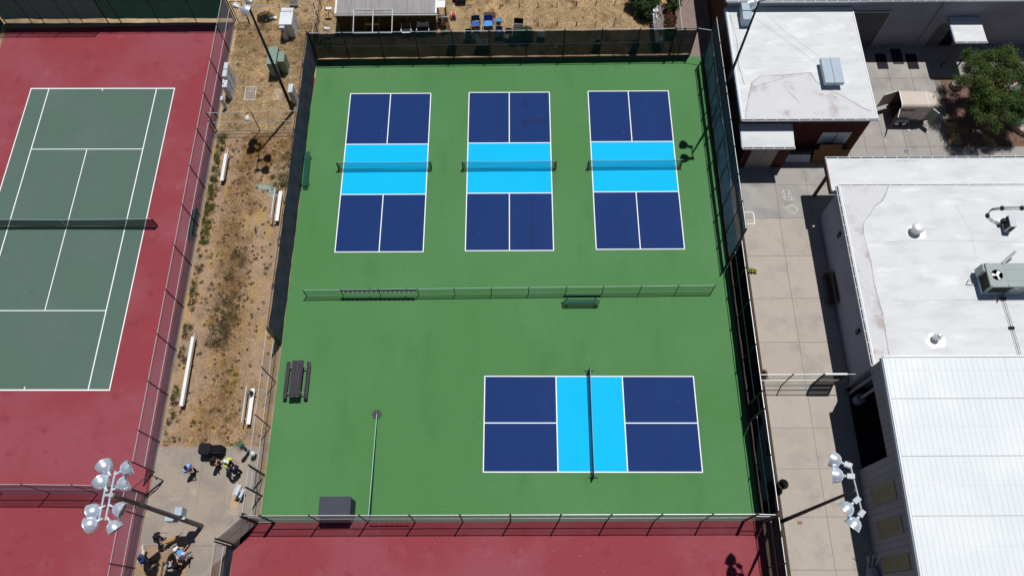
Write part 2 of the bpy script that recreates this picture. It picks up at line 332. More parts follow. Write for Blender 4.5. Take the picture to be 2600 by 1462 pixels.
M_damp = mat('worn_blue_patch', (.0055, .022, .10), .6, spec=.12)
for pts in ([(1.05, 3.55), (1.35, 3.62), (1.6, 3.95), (2.9, 4.0), (2.98, 4.32), (1.5, 4.22), (.95, 4.12)], [(.95, 5.6), (1.3, 5.5), (1.5, 5.8), (1.1, 6.0)], [(1.42, -2.3), (1.62, -2.3), (1.60, -3.8), (1.72, -5.2), (1.66, -6.4), (1.46, -6.4), (1.52, -4.6)]):
    o = MB().poly(pts, .0065).build('worn_paint_patch', M_damp); o['kind'] = 'structure'
rs_ = random.Random(21)
def litter(name, label, boxes, m, n, sz):
    mb = MB()
    for (x0, x1, y0, y1) in boxes:
        for k in range(n):
            x, y, a, q = rs_.uniform(x0, x1), rs_.uniform(y0, y1), rs_.uniform(0, 6), sz * rs_.uniform(.4, 1.5); c, d = math.cos(a) * q, math.sin(a) * q
            mb.quad((x - c, y - d, .012), (x + d * .5, y - c * .5, .014), (x + c, y + d, .013), (x - d * .5, y + c * .5, .016))
    return tag(mb.build(name, m), label, 'litter', None, 'stuff')
litter('leaf_litter', 'tiny dry leaves and grit scattered on the court surfaces', [(-13.5, -8, 7.4, 9.0), (-14.6, 14, 8.2, 9.0), (-14, 14, -24, 8), (-39, -22.5, -18, 12), (-15.5, 14, -29, -25.5), (16.4, 21, -30, -4)], mat('dry_leaf_bits', (.42, .36, .20), .9), 34, .028)

# ------------------------------------------------------------------ concrete paving, slab by slab
def slabs(name, xs, ys, m, skip=lambda x, y: False, z=.02, m2=None, base=True):
    root = thing(name, kind='structure', label=None, cat=None)
    if base: MB().poly([(xs[0], ys[0]), (xs[-1], ys[0]), (xs[-1], ys[-1]), (xs[0], ys[-1])], -.002).build('joint_bed', M_joint, root)
    for i in range(len(xs) - 1):
        for j in range(len(ys) - 1):
            cx, cy = (xs[i] + xs[i + 1]) / 2, (ys[j] + ys[j + 1]) / 2
            if skip(cx, cy): continue
            g = .009
            MB().box(xs[i] + g, ys[j] + g, -.05, xs[i + 1] - g, ys[j + 1] - g, z + rnd.uniform(-.003, .003), .006).build('concrete_slab', m2 if (m2 and cy > -4.26) else m, root)
    return root
slabs('walkway', [16.32, 18.95, 21.75, 24.3], [-33.6, -30.6, -27.53, -24.55, -21.69, -19.16, -16.35, -13.49, -10.38, -7.2, -4.26], M_conc)
slabs('courtyard_paving', [16.32, 19.04, 21.3, 23.1, 24.9, 26.15, 27.5, 29.1, 30.8, 32.45, 34.2, 36, 37.8, 39.6, 41.4, 43.2, 45], [-4.26, -1.56, 1.62, 4.7, 7.86, 9.4, 11.03], M_conc2,
      skip=lambda x, y: (x > 32.5 and 1.62 < y < 7.86) or (x < 24.9 and y > 1.62))
root = thing('concrete_pad', None, None, kind='structure')
for (x0, y0, x1, y1) in ((-21.85, -26.08, -18.9, -23.2), (-18.895, -26.08, -16.0, -23.2), (-21.85, -23.195, -18.9, -20.2), (-18.895, -23.195, -15.3, -20.2), (-18.88, -29.4, -17.4, -26.1)):
    MB().box(x0, y0, -.06, x1, y1, .012 + rnd.uniform(-.002, .002), .006).build('concrete_slab', M_pad, root)
MB().prism([(-17.39, -27.2), (-16.42, -26.5), (-16.42, -29.4), (-17.39, -29.4)], -.06, -.008).build('worn_edge', M_mulch, root)
MB().prism([(-17.39, -26.09), (-16.42, -26.09), (-16.42, -26.45), (-17.39, -27.12)], -.06, .010).build('concrete_corner', M_pad, root)
MB().box(-15.99, -24.7, -.06, -15.1, -23.2, .010, .006).build('concrete_slab', M_pad, root)
MB().prism([(-15.98, -24.72), (-15.08, -24.72), (-16.34, -25.98), (-16.34, -29.4), (-16.41, -29.4), (-16.41, -26.09), (-15.98, -26.09)][:3] + [(-16.30, -26.09), (-15.98, -26.09)], -.06, .009).build('concrete_corner', M_pad, root)
MB().poly([(-16.85, -23.95), (-16.4, -23.93), (-16.38, -23.1), (-16.82, -23.1)], .018).build('repair_patch', mat('tan_patch', (.46, .33, .21), .9, grain=.1), root)

# chalk drawings of cubes and the painted corner box on the walkway
def strokes(name, label, cat, segs, m, z, w):
    mb = MB()
    for i, (a, b) in enumerate(segs):
        a, b = Vector((*a, 0)), Vector((*b, 0)); d = (b - a); nrm = Vector((-d.y, d.x, 0)).normalized() * w / 2
        zz = Vector((0, 0, z + i * .0006)); mb.quad(a - nrm + zz, b - nrm + zz, b + nrm + zz, a + nrm + zz)
    return tag(mb.build(name, m), label, cat)
c1 = [(19.51, -2.0), (19.92, -2.0), (20.03, -2.28), (19.62, -2.28), (19.45, -2.54), (19.88, -2.54), (20.09, -2.80), (19.59, -2.77)]
strokes('chalk_cube', 'upper white chalk cube drawn on the grey walkway', 'chalk drawing',
        [(c1[0], c1[1]), (c1[0], c1[4]), (c1[1], c1[5]), (c1[4], c1[5]), (c1[3], c1[2]), (c1[3], c1[7]), (c1[2], c1[6]), (c1[7], c1[6]), (c1[0], c1[3]), (c1[1], c1[2]), (c1[4], c1[7]), (c1[5], c1[6])], M_chalk, .027, .028)
c2 = [(19.86, -3.18), (20.21, -3.23), (20.38, -3.61), (20.06, -3.93), (19.77, -3.84), (19.47, -3.45), (19.70, -3.40), (20.02, -3.27)]
strokes('chalk_cube', 'lower tilted white chalk cube drawn on the grey walkway', 'chalk drawing',
        [(c2[0], c2[1]), (c2[1], c2[2]), (c2[2], c2[3]), (c2[3], c2[4]), (c2[4], c2[5]), (c2[5], c2[0]), (c2[5], c2[6]), (c2[0], c2[7]), (c2[7], c2[2]), (c2[6], c2[3]), (c2[6], c2[7])], M_chalk, .027, .028)
mb = MB(); P = []
for (cx, cy, a0) in ((17.08, -3.88, 0), (16.5, -3.88, 90), (16.5, -4.58, 180), (17.08, -4.58, 270)):
    P += [(cx + .14 * math.cos(math.radians(a0 + k)), cy + .14 * math.sin(math.radians(a0 + k)), ) for k in (0, 30, 60, 90)]
n_ = len(P); cxx, cyy = 16.79, -4.23
for i in range(n_):
    a, b = P[i], P[(i + 1) % n_]; f = lambda q: (cxx + (q[0] - cxx) * .88, cyy + (q[1] - cyy) * .91)
    mb.quad((*a, .028), (*b, .028), (*f(b), .028), (*f(a), .028))
tag(mb.build('painted_box_outline', M_line), 'white rounded square outline painted on the walkway by the fence', 'floor marking')

# ================================================================== FENCES
def fence(name, label, posts, h, rails, mesh, post_m=M_galv, rail_m=M_galv, screens=(), skip=(), group='chain-link fences round the courts', pr=.035, bottom=False, side=1, z0=.05, topz=None, noposts=(), wave=.035, cap=True):
    ox, oy = posts[0]; t = thing(name, label, 'fence', (ox, oy, 0), 0, group)
    P = [(x - ox, y - oy) for x, y in posts]
    for i, (x, y) in enumerate(P):
        if i in noposts: continue
        mb = MB(); mb.cyl((x, y, -.05), (x, y, h + .03), pr if 0 < i < len(P) - 1 else pr * 1.3, 8)
        if cap: mb.sph((x, y, h + .05), pr * 1.5, 6, (1, 1, .7))
        mb.build('post', post_m, t)
    for z in rails:
        MB().tube([(x, y, z) for x, y in P], .024, 6).build('top_rail' if z == max(rails) else 'middle_rail', rail_m, t)
    if bottom: MB().tube([(x, y, .07) for x, y in P], .014, 4).build('bottom_rail', rail_m, t)
    for i in range(len(P) - 1):
        if i in skip: continue
        (xa, ya), (xb, yb) = P[i], P[i + 1]; d = Vector((xb - xa, yb - ya, 0)); L_ = d.length; d.normalize(); nn = Vector((-d.y, d.x, 0)) * side
        if mesh:
            o = nn * .03
            MB().quad((xa + o.x, ya + o.y, z0), (xb + o.x, yb + o.y, z0), (xb + o.x, yb + o.y, h), (xa + o.x, ya + o.y, h)).build('link_panel', mesh, t)
        for (sz0, sz1, sm, i0, i1) in screens:
            if not (i0 <= i < i1): continue
            ph = rnd.uniform(0, 9)
            def fn(u, v):
                edge = 1 if 0 < u < 1 else 0
                sag = -.05 * math.sin(PI * u) if v == 1 and h - sz1 < .2 else 0
                lift = .09 * (math.sin(u * PI) * .5 + .25 * math.sin(7 * u + ph)) if v == 0 else 0
                off = .075 + edge * wave * (math.sin(5 * u + 3.1 * v + ph) + .6 * math.sin(13 * u - 6 * v + ph * 2)) * (1 if 0 < v < 1 else .3)
                return (xa + d.x * L_ * u - nn.x * off, ya + d.y * L_ * u - nn.y * off, sz0 + (sz1 - sz0) * v + sag + lift)
            MB().grid(fn, 10, 5).build('windscreen_panel', sm, t, smooth=True)
    return t
def ys(x, *y): return [(x, v) for v in y]
fence('chain_link_fence', 'long galvanised fence between the red tennis court and the dirt strip', ys(-21.8, 13.85, 10.66, 7.45, 4.43, 1.37, -1.65, -4.69, -7.73, -10.87, -13.88, -16.9, -19.9, -21.75), 3.0, [3.0, 1.45], K_galv, post_m=M_post, bottom=True, side=-1)
fence('chain_link_fence', 'lower galvanised fence between the second red court and people', ys(-21.95, -23.15, -24.4, -27.3, -30.3, -33.3), 3.0, [3.0, 1.45], K_galv, post_m=M_post, bottom=True, side=-1)
t = fence('windscreen_fence', 'tall navy windscreen fence along the left edge of the green court', ys(-15.02, 9.92, 6.97, 4.22, 1.3, -1.66, -4.53, -7.69, -10.54, -13.47), 3.08, [3.05, 1.55], K_galvd, post_m=M_post, rail_m=M_post,
      screens=[(.05, 3.02, K_navy, 0, 8)], side=-1, wave=.05)
fence('chain_link_fence', 'bare chain-link fence beside the picnic table on the green court', ys(-15.02, -13.62, -16.07, -19.01, -21.95), 3.08, [3.08, 1.55], K_galvd, bottom=True, side=-1, post_m=M_post)
fence('chain_link_fence', 'short bare fence bay between court gate and bottom left corner', ys(-15.02, -23.22, -24.66), 3.08, [3.08, 1.55], K_galvd, bottom=True, side=-1, post_m=M_post)
tp = lambda *x: [(v, 9.90 + (v + 14.8) * .0105) for v in x]
fence('windscreen_fence', 'sheer dark windscreen fence across the top of the green court', tp(-14.9, -12.38, -9.69, -7.0, -4.26, -1.49, 1.32, 4.17, 6.97, 9.76, 12.4), 2.95, [2.95, 1.5], K_galvd, post_m=M_black, rail_m=M_galv,
      screens=[(.03, 2.80, K_top, 0, 10)], side=-1, wave=.02, pr=.04)
fence('windscreen_fence', 'last dark bay of the top fence with a closed gate by the brown path', tp(12.45, 13.1, 14.03), 2.9, [2.9, 2.12, 1.08], K_galvd, post_m=M_black, rail_m=M_post, screens=[(.05, 2.7, K_top, 0, 2)], side=-1, wave=.02, pr=.04)
t = thing('fence_top_bar', 'single galvanised bar bridging the gap to the tall right fence', 'fence rail', (14.06, 10.2, 2.93))
MB().tube([(0, 0, 0), (.97, -.2, 0)], .024, 6).build('rail', M_galv, t); MB().sph((0, 0, 0), .05).build('clamp', M_post, t)
# right side: tall double-height upper fence, plain black lower fence
fence('double_height_fence', 'tall teal and blue double windscreen fence beside the red building', ys(15.05, 9.87, 7.5, 5.25, 3.05, .9, -1.27, -3.4, -5.45, -7.47), 4.42, [4.42, 2.88, 2.62], K_galvd, post_m=M_post,
      screens=[(.02, 2.12, K_teal, 0, 8), (2.95, 4.38, K_upper, 0, 8)], side=-1, wave=.03, pr=.042)
fence('windscreen_fence', 'black windscreen fence along the lower right side of the green court', ys(15.07, -7.6, -9.6, -11.82, -14.77, -17.7), 3.2, [3.2, 1.6], None, post_m=M_post, screens=[(.10, 3.15, K_black, 0, 4)], side=-1)
fence('windscreen_fence', 'black windscreen fence from the right gate to the bottom corner', ys(15.07, -18.78, -21.5, -24.66), 3.2, [3.2, 1.6], None, post_m=M_post, screens=[(.10, 3.15, K_upper, 0, 2), (.10, 2.6, K_black, 0, 2)], side=-1)
fence('windscreen_fence', 'black windscreen fence beside the red court at the bottom edge', ys(15.07, -24.9, -27.4, -30.2, -33), 3.1, [3.1, 1.6], K_galvd, post_m=M_post, screens=[(.3, 3.0, K_black, 0, 3)], side=-1)
t = thing('fence_gate', 'dark chain-link gate in the black right side fence', 'gate', (15.07, -17.76, 0))
for a, b in (((0, 0, .08), (0, 0, 2.2)), ((0, -.92, .08), (0, -.92, 2.2)), ((0, 0, .08), (0, -.92, .08)), ((0, 0, 2.2), (0, -.92, 2.2)), ((0, 0, 1.1), (0, -.92, 1.1))):
    MB().cyl(a, b, .03, 6).build('frame_tube', M_post, t)
MB().quad((0, 0, .1), (0, -.92, .1), (0, -.92, 2.2), (0, 0, 2.2)).build('link_panel', K_black, t)
MB().cyl((0, .05, 3.15), (0, -.97, 3.15), .024, 6).build('header_rail', M_galv, t)
MB().quad((.02, .05, 2.25), (.02, -1.0, 2.25), (.02, -1.0, 3.1), (.02, .05, 3.1)).build('windscreen_panel', K_black, t)
# bottom fence
fence('chain_link_fence', 'bright chain-link fence along the bottom of the green court', [(x, -24.76) for x in (-14.02, -11.3, -8.47, -5.64, -2.79, .05, 2.9, 5.75, 8.6, 11.45, 13.9)], 2.9, [2.9, 1.42], K_bottom, post_m=M_post, bottom=True, side=-1, pr=.042)
fence('chain_link_fence', 'left corner bay of the bottom fence with a barred walk gate', [(-15.05, -24.76), (-14.1, -24.76)], 2.9, [2.9, 2.1, .12], K_bottom, post_m=M_post, pr=.045)
fence('chain_link_fence', 'right corner bay of the bottom fence joining the black fence', [(13.98, -24.76), (15.03, -24.80)], 2.9, [2.9, 2.1], K_bottom, post_m=M_post, pr=.045)
fence('chain_link_fence', 'short slanting fence bay at the lower left court corner', [(-15.12, -24.82), (-16.36, -26.0)], 2.95, [2.95, 1.5], K_bottom, post_m=M_post, bottom=True, side=-1, pr=.045, screens=[(.02, 2.9, mesh_mat('grey_mesh_cover', (.20, .20, .21), .25, trans=.3), 0, 1)])
fence('chain_link_fence', 'bottom left fence run with low navy cloth beside the red court', ys(-16.38, -26.15, -28.8, -31.6), 2.95, [2.95, 1.5], K_bottom, post_m=M_post, bottom=True, side=-1, screens=[(.02, 1.25, K_navy, 0, 2)])
# low divider in the middle
fence('divider_fence', 'low green mesh divider fence across the middle of the court', [(x, -10.10 + (x + 13.65) * .0085) for x in (-13.65, -11.17, -8.66, -6.1, -3.66, -1.2, 1.28, 3.78, 6.24, 8.74, 11.2, 13.62)], 1.06, [1.06], K_mid, post_m=M_gdark, rail_m=M_gpaint, bottom=True, group='low dividers on the green court', side=-1, pr=.026, z0=.06)
# fences in the utility strip
fence('chain_link_fence', 'waist-high wire fence crossing the dirt strip below the cabinets', [(x, 3.3 + (x + 21.7) * .02) for x in (-21.7, -18.52, -15.15)], 2.2, [2.2, 1.05], K_galvd, post_m=M_post, bottom=True, group='fences of the utility strip')
fence('chain_link_fence', 'thin wire fence behind the coiled black cable', [(-20.6, 13.42), (-17.75, 13.45), (-15.1, 13.6)], 2.05, [2.05], K_galvd, post_m=M_post, group='fences of the utility strip', pr=.028)
fence('chain_link_fence', 'thin side fence running up from the court corner by the shelter', ys(-15.05, 10.1, 12.4, 15.1, 18), 1.55, [1.55], K_galvd, post_m=M_post, group='fences of the utility strip', pr=.028)
fence('chain_link_fence', 'low wire fence beside the brown path at the bush', ys(13.12, 10.3, 13.2, 16.2, 19), 2.1, [2.1], K_galvd, group='fences of the utility strip', pr=.026)
fence('chain_link_fence', 'fence across the lower red tennis courts with bright rail', [(-22.1, -23.1), (-25.0, -23.05), (-27.9, -23.0), (-30.8, -23.0), (-33.7, -23.0)], 3.0, [3.0, 1.5], K_galv, post_m=M_post, bottom=True)
# tennis court top fence with dark green scalloped screen
fence('windscreen_fence', 'dark green scalloped windscreen behind the tennis court', [(x, 13.72) for x in (-21.9, -24.9, -27.87, -30.93, -33.98, -37.05, -40.1)], 4.1, [4.1], K_galvd, post_m=M_post, rail_m=M_post, screens=[(.30, 4.0, K_dgreen, 0, 6)], side=1, wave=.05)
fence('chain_link_fence', 'taller wire extension on top of the green tennis windscreen', [(x, 13.66) for x in (-31.9, -34.98, -38.0, -41.)], 5.2, [5.2], K_galv, post_m=M_post, rail_m=M_post)
fence('windscreen_fence', 'dark screen fence at the far left edge of tennis court', [(-40.3, 13.6), (-40.45, 10.6), (-40.6, 7.6), (-40.7, 4.6)], 3.2, [3.2], K_galvd, post_m=M_post, rail_m=M_post, screens=[(.1, 3.1, K_dgreen, 0, 3)], side=-1)

def gate(label, loc, rz, w_, h, m=M_galv, brace=True, panel=K_galvd, fm=None):
    t = thing('fence_gate', label, 'gate', loc, rz)
    for a, b in (((0, 0, .1), (0, 0, h)), ((w_, 0, .1), (w_, 0, h)), ((0, 0, .1), (w_, 0, .1)), ((0, 0, h), (w_, 0, h))): MB().cyl(a, b, .03, 6).build('frame_tube', fm or m, t)
    if brace: MB().cyl((0, 0, .1), (w_, 0, h), .02, 6).build('brace', m, t)
    MB().quad((0, .02, .1), (w_, .02, .1), (w_, .02, h), (0, .02, h)).build('link_panel', panel, t)
    MB().box(w_ - .1, -.05, h * .45, w_ + .03, .05, h * .45 + .08).build('latch', M_post, t)
    return t
gate('silver braced gate into the green court behind the standing people', (-15.02, -22.02, 0), -PI / 2, 1.14, 2.15)
t = thing('gate_frame', 'dark overhead gate frame of the court entrance', 'gate frame', (-15.02, -22.0, 0))
for y in (0, -1.2): MB().cyl((0, y, 0), (0, y, 3.1), .05, 8).build('post', M_post, t)
MB().cyl((0, 0, 3.08), (0, -1.2, 3.08), .024, 6).build('header_rail', M_galv, t); MB().cyl((0, 0, 2.2), (0, -1.2, 2.2), .02, 6).build('header_rail', M_galv, t)
gate('open gate leaf leaning out beside the big floodlight tower', (-22.0, -23.1, 0), math.radians(43), 1.2, 2.05, m=M_post, brace=True)
t = gate('narrow wire gate at the top corner of the tennis fence', (-21.5, 13.6, 0), 0, .86, 2.3, brace=False, m=M_post)
MB().cyl((0, 0, 1.2), (.86, 0, 1.2), .02, 6).build('middle_rail', M_galv, t)
# walkway gate fence
fence('chain_link_fence', 'short fence across the walkway between fence and building', [(15.35, -16.42), (17.37, -16.42), (19.25, -16.42)], 2.35, [2.35, 1.15], K_galvd, post_m=M_post, bottom=True)
t = thing('fence_gate', 'walkway gate with black panels and white top bar', 'gate', (19.3, -16.42, 0))
for a, b, m in (((0, 0, .1), (0, 0, 2.35), M_post), ((1.35, 0, .1), (1.35, 0, 2.35), M_post), ((0, 0, .12), (1.35, 0, .12), M_post), ((0, 0, 1.2), (1.35, 0, 1.2), M_galv), ((0, 0, 1.0), (1.35, 0, 1.0), M_galv)):
    MB().bar(a, b, .07, .07).build('frame_tube', m, t)
MB().box(0, -.06, 2.33, 1.38, .06, 2.45, .02).build('top_bar', M_white, t)
MB().quad((0, .02, .1), (1.35, .02, .1), (1.35, .02, 2.3), (0, .02, 2.3)).build('link_panel', mesh_mat('dark_gate_mesh', (.03, .03, .035), .55), t)
MB().box(.15, -.05, 1.02, 1.2, .05, 1.15).build('push_bar', M_alu, t)
MB().cyl((1.4, 0, 2.38), (2.4, 0, 2.36), .02, 6).build('header_rail', M_galv, t)

# ================================================================== BUILDINGS
def gutter(t, p, q, out, w_=.13, name='gutter', z=0, step=.75, bracket_m=None):
    """open box gutter along an eave from p to q; out = unit vector away from the roof"""
    p, q = Vector(p), Vector(q); d = (q - p); n = max(1, round(d.length / step)); o = Vector(out)
    MB().bar(p + o * w_ / 2 + Vector((0, 0, -.10)), q + o * w_ / 2 + Vector((0, 0, -.10)), w_, .02).build('gutter_floor', M_gutterdk, t)
    MB().bar(p + o * w_ + Vector((0, 0, -.05)), q + o * w_ + Vector((0, 0, -.05)), .025, .12).build(name, bracket_m or M_white, t)
    MB().bar(p + o * .012 + Vector((0, 0, -.06)), q + o * .012 + Vector((0, 0, -.06)), .02, .10).build('fascia', M_gutter, t)
    for i in range(n + 1):
        c = p + d * i / n
        MB().bar(c + Vector((0, 0, .005)), c + o * (w_ + .01) + Vector((0, 0, .005)), .035, .014).build('gutter_bracket', bracket_m or M_white, t)
def patch(t, name, pts, z, m): return MB().poly(pts, z).build(name, m, t)
def crack(t, pts, z, w_=.035, m=None, name='seam_line'):
    mb = MB()
    for a, b in zip(pts[:-1], pts[1:]):
        k = max(1, int((Vector(b) - Vector(a)).length / .5))
        for i in range(k):
            u0 = Vector(a).lerp(Vector(b), i / k); u1 = Vector(a).lerp(Vector(b), (i + 1) / k)
            u0 += Vector((rnd.uniform(-.02, .02), rnd.uniform(-.02, .02))); d = (u1 - u0).normalized(); nn = Vector((-d.y, d.x)) * w_ / 2 * rnd.uniform(.4, 1.5)
            mb.quad((*(u0 - nn), z), (*(u1 - nn), z), (*(u1 + nn), z), (*(u0 + nn), z))
    return mb.build(name, m or M_seamdirt, t)

# --- A: red sided building with white roof
ta = thing('red_building', 'dark red sided building with a stained white flat roof', 'building')
AX0, AX1, AY0, AY1, AH = 16.15, 24.95, 1.35, 10.85, 4.2
def qa(p): return (.29 + (p[0] - .29) * 1.0068, -30.88 + (p[1] + 30.88) * 1.0068)
MB().box(AX0 + .03, AY0 + .03, 0, AX1 - .03, AY1, 4.0).build('wall', M_redwall, ta)
for i in range(30):
    x = AX0 + (AX1 - AX0) * i / 30
    MB().box(x + .008, AY0 - .012, .02, x + (AX1 - AX0) / 30 - .008, AY0 + .028, 3.98).build('siding_board', M_redwall, ta)
for i in range(33):
    y = AY0 + .04 + i * .3
    if y < AY1 - .3: MB().box(AX0 - .014, y + .008, .02, AX0 + .028, y + .292, 3.98).build('siding_board', M_redwall, ta)
    if y < AY1 - .3: MB().box(AX1 - .028, y + .008, .02, AX1 + .012, y + .292, 3.98).build('siding_board', M_redwall, ta)
MB().box(15.90, 1.12, 4.0, 25.17, 11.0, 4.2).build('roof', M_roof, ta)
MB().box(15.82, 1.10, 3.92, 15.90, 10.98, 4.22).build('edge_trim', M_ducts, ta)
MB().box(15.90, 1.10, 4.20, 16.0, 10.7, 4.235).build('edge_trim', M_white, ta)
MB().box(25.09, 1.12, 4.20, 25.17, 10.7, 4.235).build('edge_trim', M_white, ta)
gutter(ta, (15.9, 1.12, 4.2), (25.17, 1.12, 4.2), (0, -1, 0))
st = [(15.98, .98), (16.6, 3.2), (16.82, 3.95), (17.56, 4.55), (18.94, 4.54), (19.9, 4.68), (21.02, 4.82), (21.26, 4.02), (22.4, 3.1), (23.1, 2.62), (24.0, 1.87), (24.6, 1.5), (24.8, 1.0)]
st = [qa(p) for p in st]
patch(ta, 'roof_patch', st, 4.204, M_roofg); crack(ta, st[:-1], 4.208, .05)
crack(ta, [qa(p) for p in [(16.97, 3.58), (19.0, 4.3), (21.0, 4.8)]], 4.211, .02); crack(ta, [qa(p) for p in [(19.0, 3.6), (19.88, 2.22)]], 4.213, .02)
crack(ta, [(16.1, 10.3), (16.35, 8.0), (16.2, 5.6), (16.4, 4.0)], 4.208, .05)
# bump-out with the big door under a canopy
MB().box(16.5, -.06, 0, 19.70, 1.33, 2.62).build('entry_wall', M_redwall, ta)
MB().box(16.95, -.11, .02, 18.80, -.062, 2.28).build('door', M_door, ta)
MB().box(17.87, -.118, .02, 17.885, -.105, 2.26).build('door_gap', M_darkin, ta)
MB().bar((16.5, -.1, .0), (16.5, -.1, 2.6), .05, .05).build('corner_trim', M_brown, ta)
MB().box(22.1, 1.29, 1.0, 24.15, 1.33, 2.35).build('window', M_util, ta); MB().box(23.15, 1.275, 1.0, 23.19, 1.289, 2.35).build('window_bar', M_brown, ta)
MB().box(22.0, .65, .6, 24.4, 1.28, .66).build('ledge', M_brown, ta)
t = thing('wall_canopy', 'small white canopy over the red building door', 'canopy', (17.75, .1, 0))
MB()._add([(-1.72, -.52, 3.02), (1.86, -.52, 3.02), (1.86, 1.22, 3.30), (-1.72, 1.22, 3.30), (-1.72, -.52, 3.12), (1.86, -.52, 3.12), (1.86, 1.22, 3.40), (-1.72, 1.22, 3.40)], [(0, 3, 2, 1), (4, 5, 6, 7), (0, 1, 5, 4), (1, 2, 6, 5), (2, 3, 7, 6), (3, 0, 4, 7)]).build('roof_sheet', M_roof, t)
MB().bar((-1.76, -.52, 3.06), (-1.76, 1.22, 3.34), .07, .13).build('edge_trim', M_trimblue, t)
gutter(t, (-1.72, -.52, 3.12), (1.86, -.52, 3.12), (0, -1, 0))
def leaning(name, label, cat, loc, rz, w_, h, th, tilt, m, group=None):
    t = thing(name, label, cat, loc, rz, group)
    o = MB().box(-w_ / 2, -th / 2, 0, w_ / 2, th / 2, h, .01).build('sheet', m, t); o.rotation_euler = (-tilt, 0, 0); return t
leaning('plywood_sheet', 'wide plywood sheet leaning on red building below window', 'plywood', (23.15, .30, .03), 0, 2.5, 1.1, .03, .42, M_ply)
leaning('plywood_sheet', 'narrower upper plywood sheet behind the wide leaning one', 'plywood', (22.95, .42, .03), 0, 1.6, 1.55, .02, .28, M_ply)
leaning('wall_board', 'pale grey board propped low beside the red entry wall', 'board', (20.9, .35, .03), 0, 1.75, .62, .05, .55, M_util)
t = thing('dark_bench_stack', 'dark slatted bench standing against the red wall', 'bench', (21.0, .72, .03))
for k in range(3): MB().box(-1.1, -.06 + k * .1, .72, 1.1, .02 + k * .1, .76).build('slat', M_brown, t)
for x in (-1, 1): MB().box(x - .04, -.04, 0, x + .04, .16, .72).build('leg', M_black, t)

# --- roof units
def ducthood(label, x, y, z, w_, l, h, fl):
    t = thing('roof_vent_box', label, 'roof vent', (x, y, z))
    MB().box(-w_ * .42, -l * .42, 0, w_ * .42, l * .42, h * .75).build('curb', M_ducts, t)
    if fl == 2:
        MB().box(-w_ / 2, -l / 2, h * .55, -.008, l / 2, h, .02).build('hood_half', M_ducts, t); MB().box(.008, -l / 2, h * .55, w_ / 2, l / 2, h, .02).build('hood_half', M_ducts, t)
    else:
        MB().box(-w_ / 2, .03, h * .45, w_ / 2, l / 2, h, .02).build('hood_half', M_ducts, t); MB().box(-w_ / 2, -l / 2, 0, w_ / 2, .02, h * .92, .02).build('hood_half', M_ducts, t)
    return t
ducthood('tall blue grey duct box at the top left of stained roof', 17.09, 9.90, 4.2, .66, 1.5, .85, 1)
ducthood('wide blue grey twin-lid vent box on the stained roof', 22.43, 4.74, 4.2, 1.32, 2.15, .62, 2)

# --- B: grey block hall along the top
tb = thing('grey_hall', 'long grey walled hall along the top right edge', 'building')
MB().box(15.95, 11.03, 0, 58, 24, 4.85).build('wall', M_greywall, tb)
MB().box(15.8, 10.88, 4.85, 58, 25, 5.0).build('roof', M_roof, tb)
MB().box(15.70, 10.86, 4.80, 15.80, 25, 5.02).build('edge_trim', M_ducts, tb)
gutter(tb, (15.8, 10.88, 5.0), (46, 10.88, 5.0), (0, -1, 0), step=.8)
for i in range(30): MB().box(15.935, 11.03 + i * .3, .02, 15.95, 11.32 + i * .3, 4.8).build('siding_board', M_redwall, tb)
MB().box(25.2, 10.99, 0, 28.2, 11.028, 3.6).build('garage_door', mat('dark_roller_door', (.12, .115, .12), .7, layers=[((.08, .08, .085), 1, .5, .7, .7, (.3, 1, 9))]), tb)
for x in (25.12, 28.2): MB().box(x, 10.965, 0, x + .12, 11.028, 3.75).build('door_frame', M_gutter, tb)
MB().box(25.12, 10.96, 3.6, 28.32, 10.988, 3.74).build('door_frame', M_gutter, tb)
MB().cyl((31.75, 10.95, .1), (31.75, 10.95, 4.85), .06, 8).build('downpipe', M_gutter, tb)
MB().box(32.50, 10.99, 0, 33.45, 11.028, 2.12).build('door', mat('brown_grey_door', (.17, .15, .14), .6), tb)
MB().box(32.66, 10.97, 1.15, 33.30, 10.989, 1.95).build('door_window', M_glass, tb); MB().cyl((33.33, 10.9, 1.0), (33.33, 10.98, 1.0), .03, 6).build('handle', M_alu, tb)
MB().box(33.5, 10.99, 0, 34.4, 11.026, 2.12).build('doorway', M_darkin, tb)
MB().box(32.6, 10.95, 2.2, 34.4, 11.026, 2.35).build('lintel', M_panelolive, tb)
for yy in range(7): MB().box(16.0, 11.024, .6 + yy * .6, 58, 11.028, .612 + yy * .6).build('block_joint', M_gutter, tb)
t = thing('door_canopy', 'white square canopy on two posts by the grey hall door', 'canopy', (33.75, 9.3, 0))
MB().box(-1.02, -.62, 3.02, 1.30, 1.70, 3.12).build('roof_sheet', M_roof, t)
MB().box(-1.10, -.62, 2.98, -1.02, 1.70, 3.14).build('edge_trim', M_trimblue, t)
gutter(t, (-1.02, -.62, 3.12), (1.30, -.62, 3.12), (0, -1, 0), step=.75)
for x in (-.55, .72): MB().cyl((x, -.40, 0), (x, -.40, 3.02), .06, 8).build('post', M_brown, t)
for i, (x, y) in enumerate(((28.79, 9.48), (30.07, 9.94), (31.14, 9.46))):
    tag(MB().box(x - .42, y - .74, .021, x + .42, y + .74, .04, .01).build('floor_mat', M_black if i == 1 else M_dkfab), ('left black floor mat half out of the hall shadow', 'middle black floor mat set nearest the hall wall', 'right black floor mat half out of the hall shadow')[i], 'floor mat', 'black mats by the grey hall')

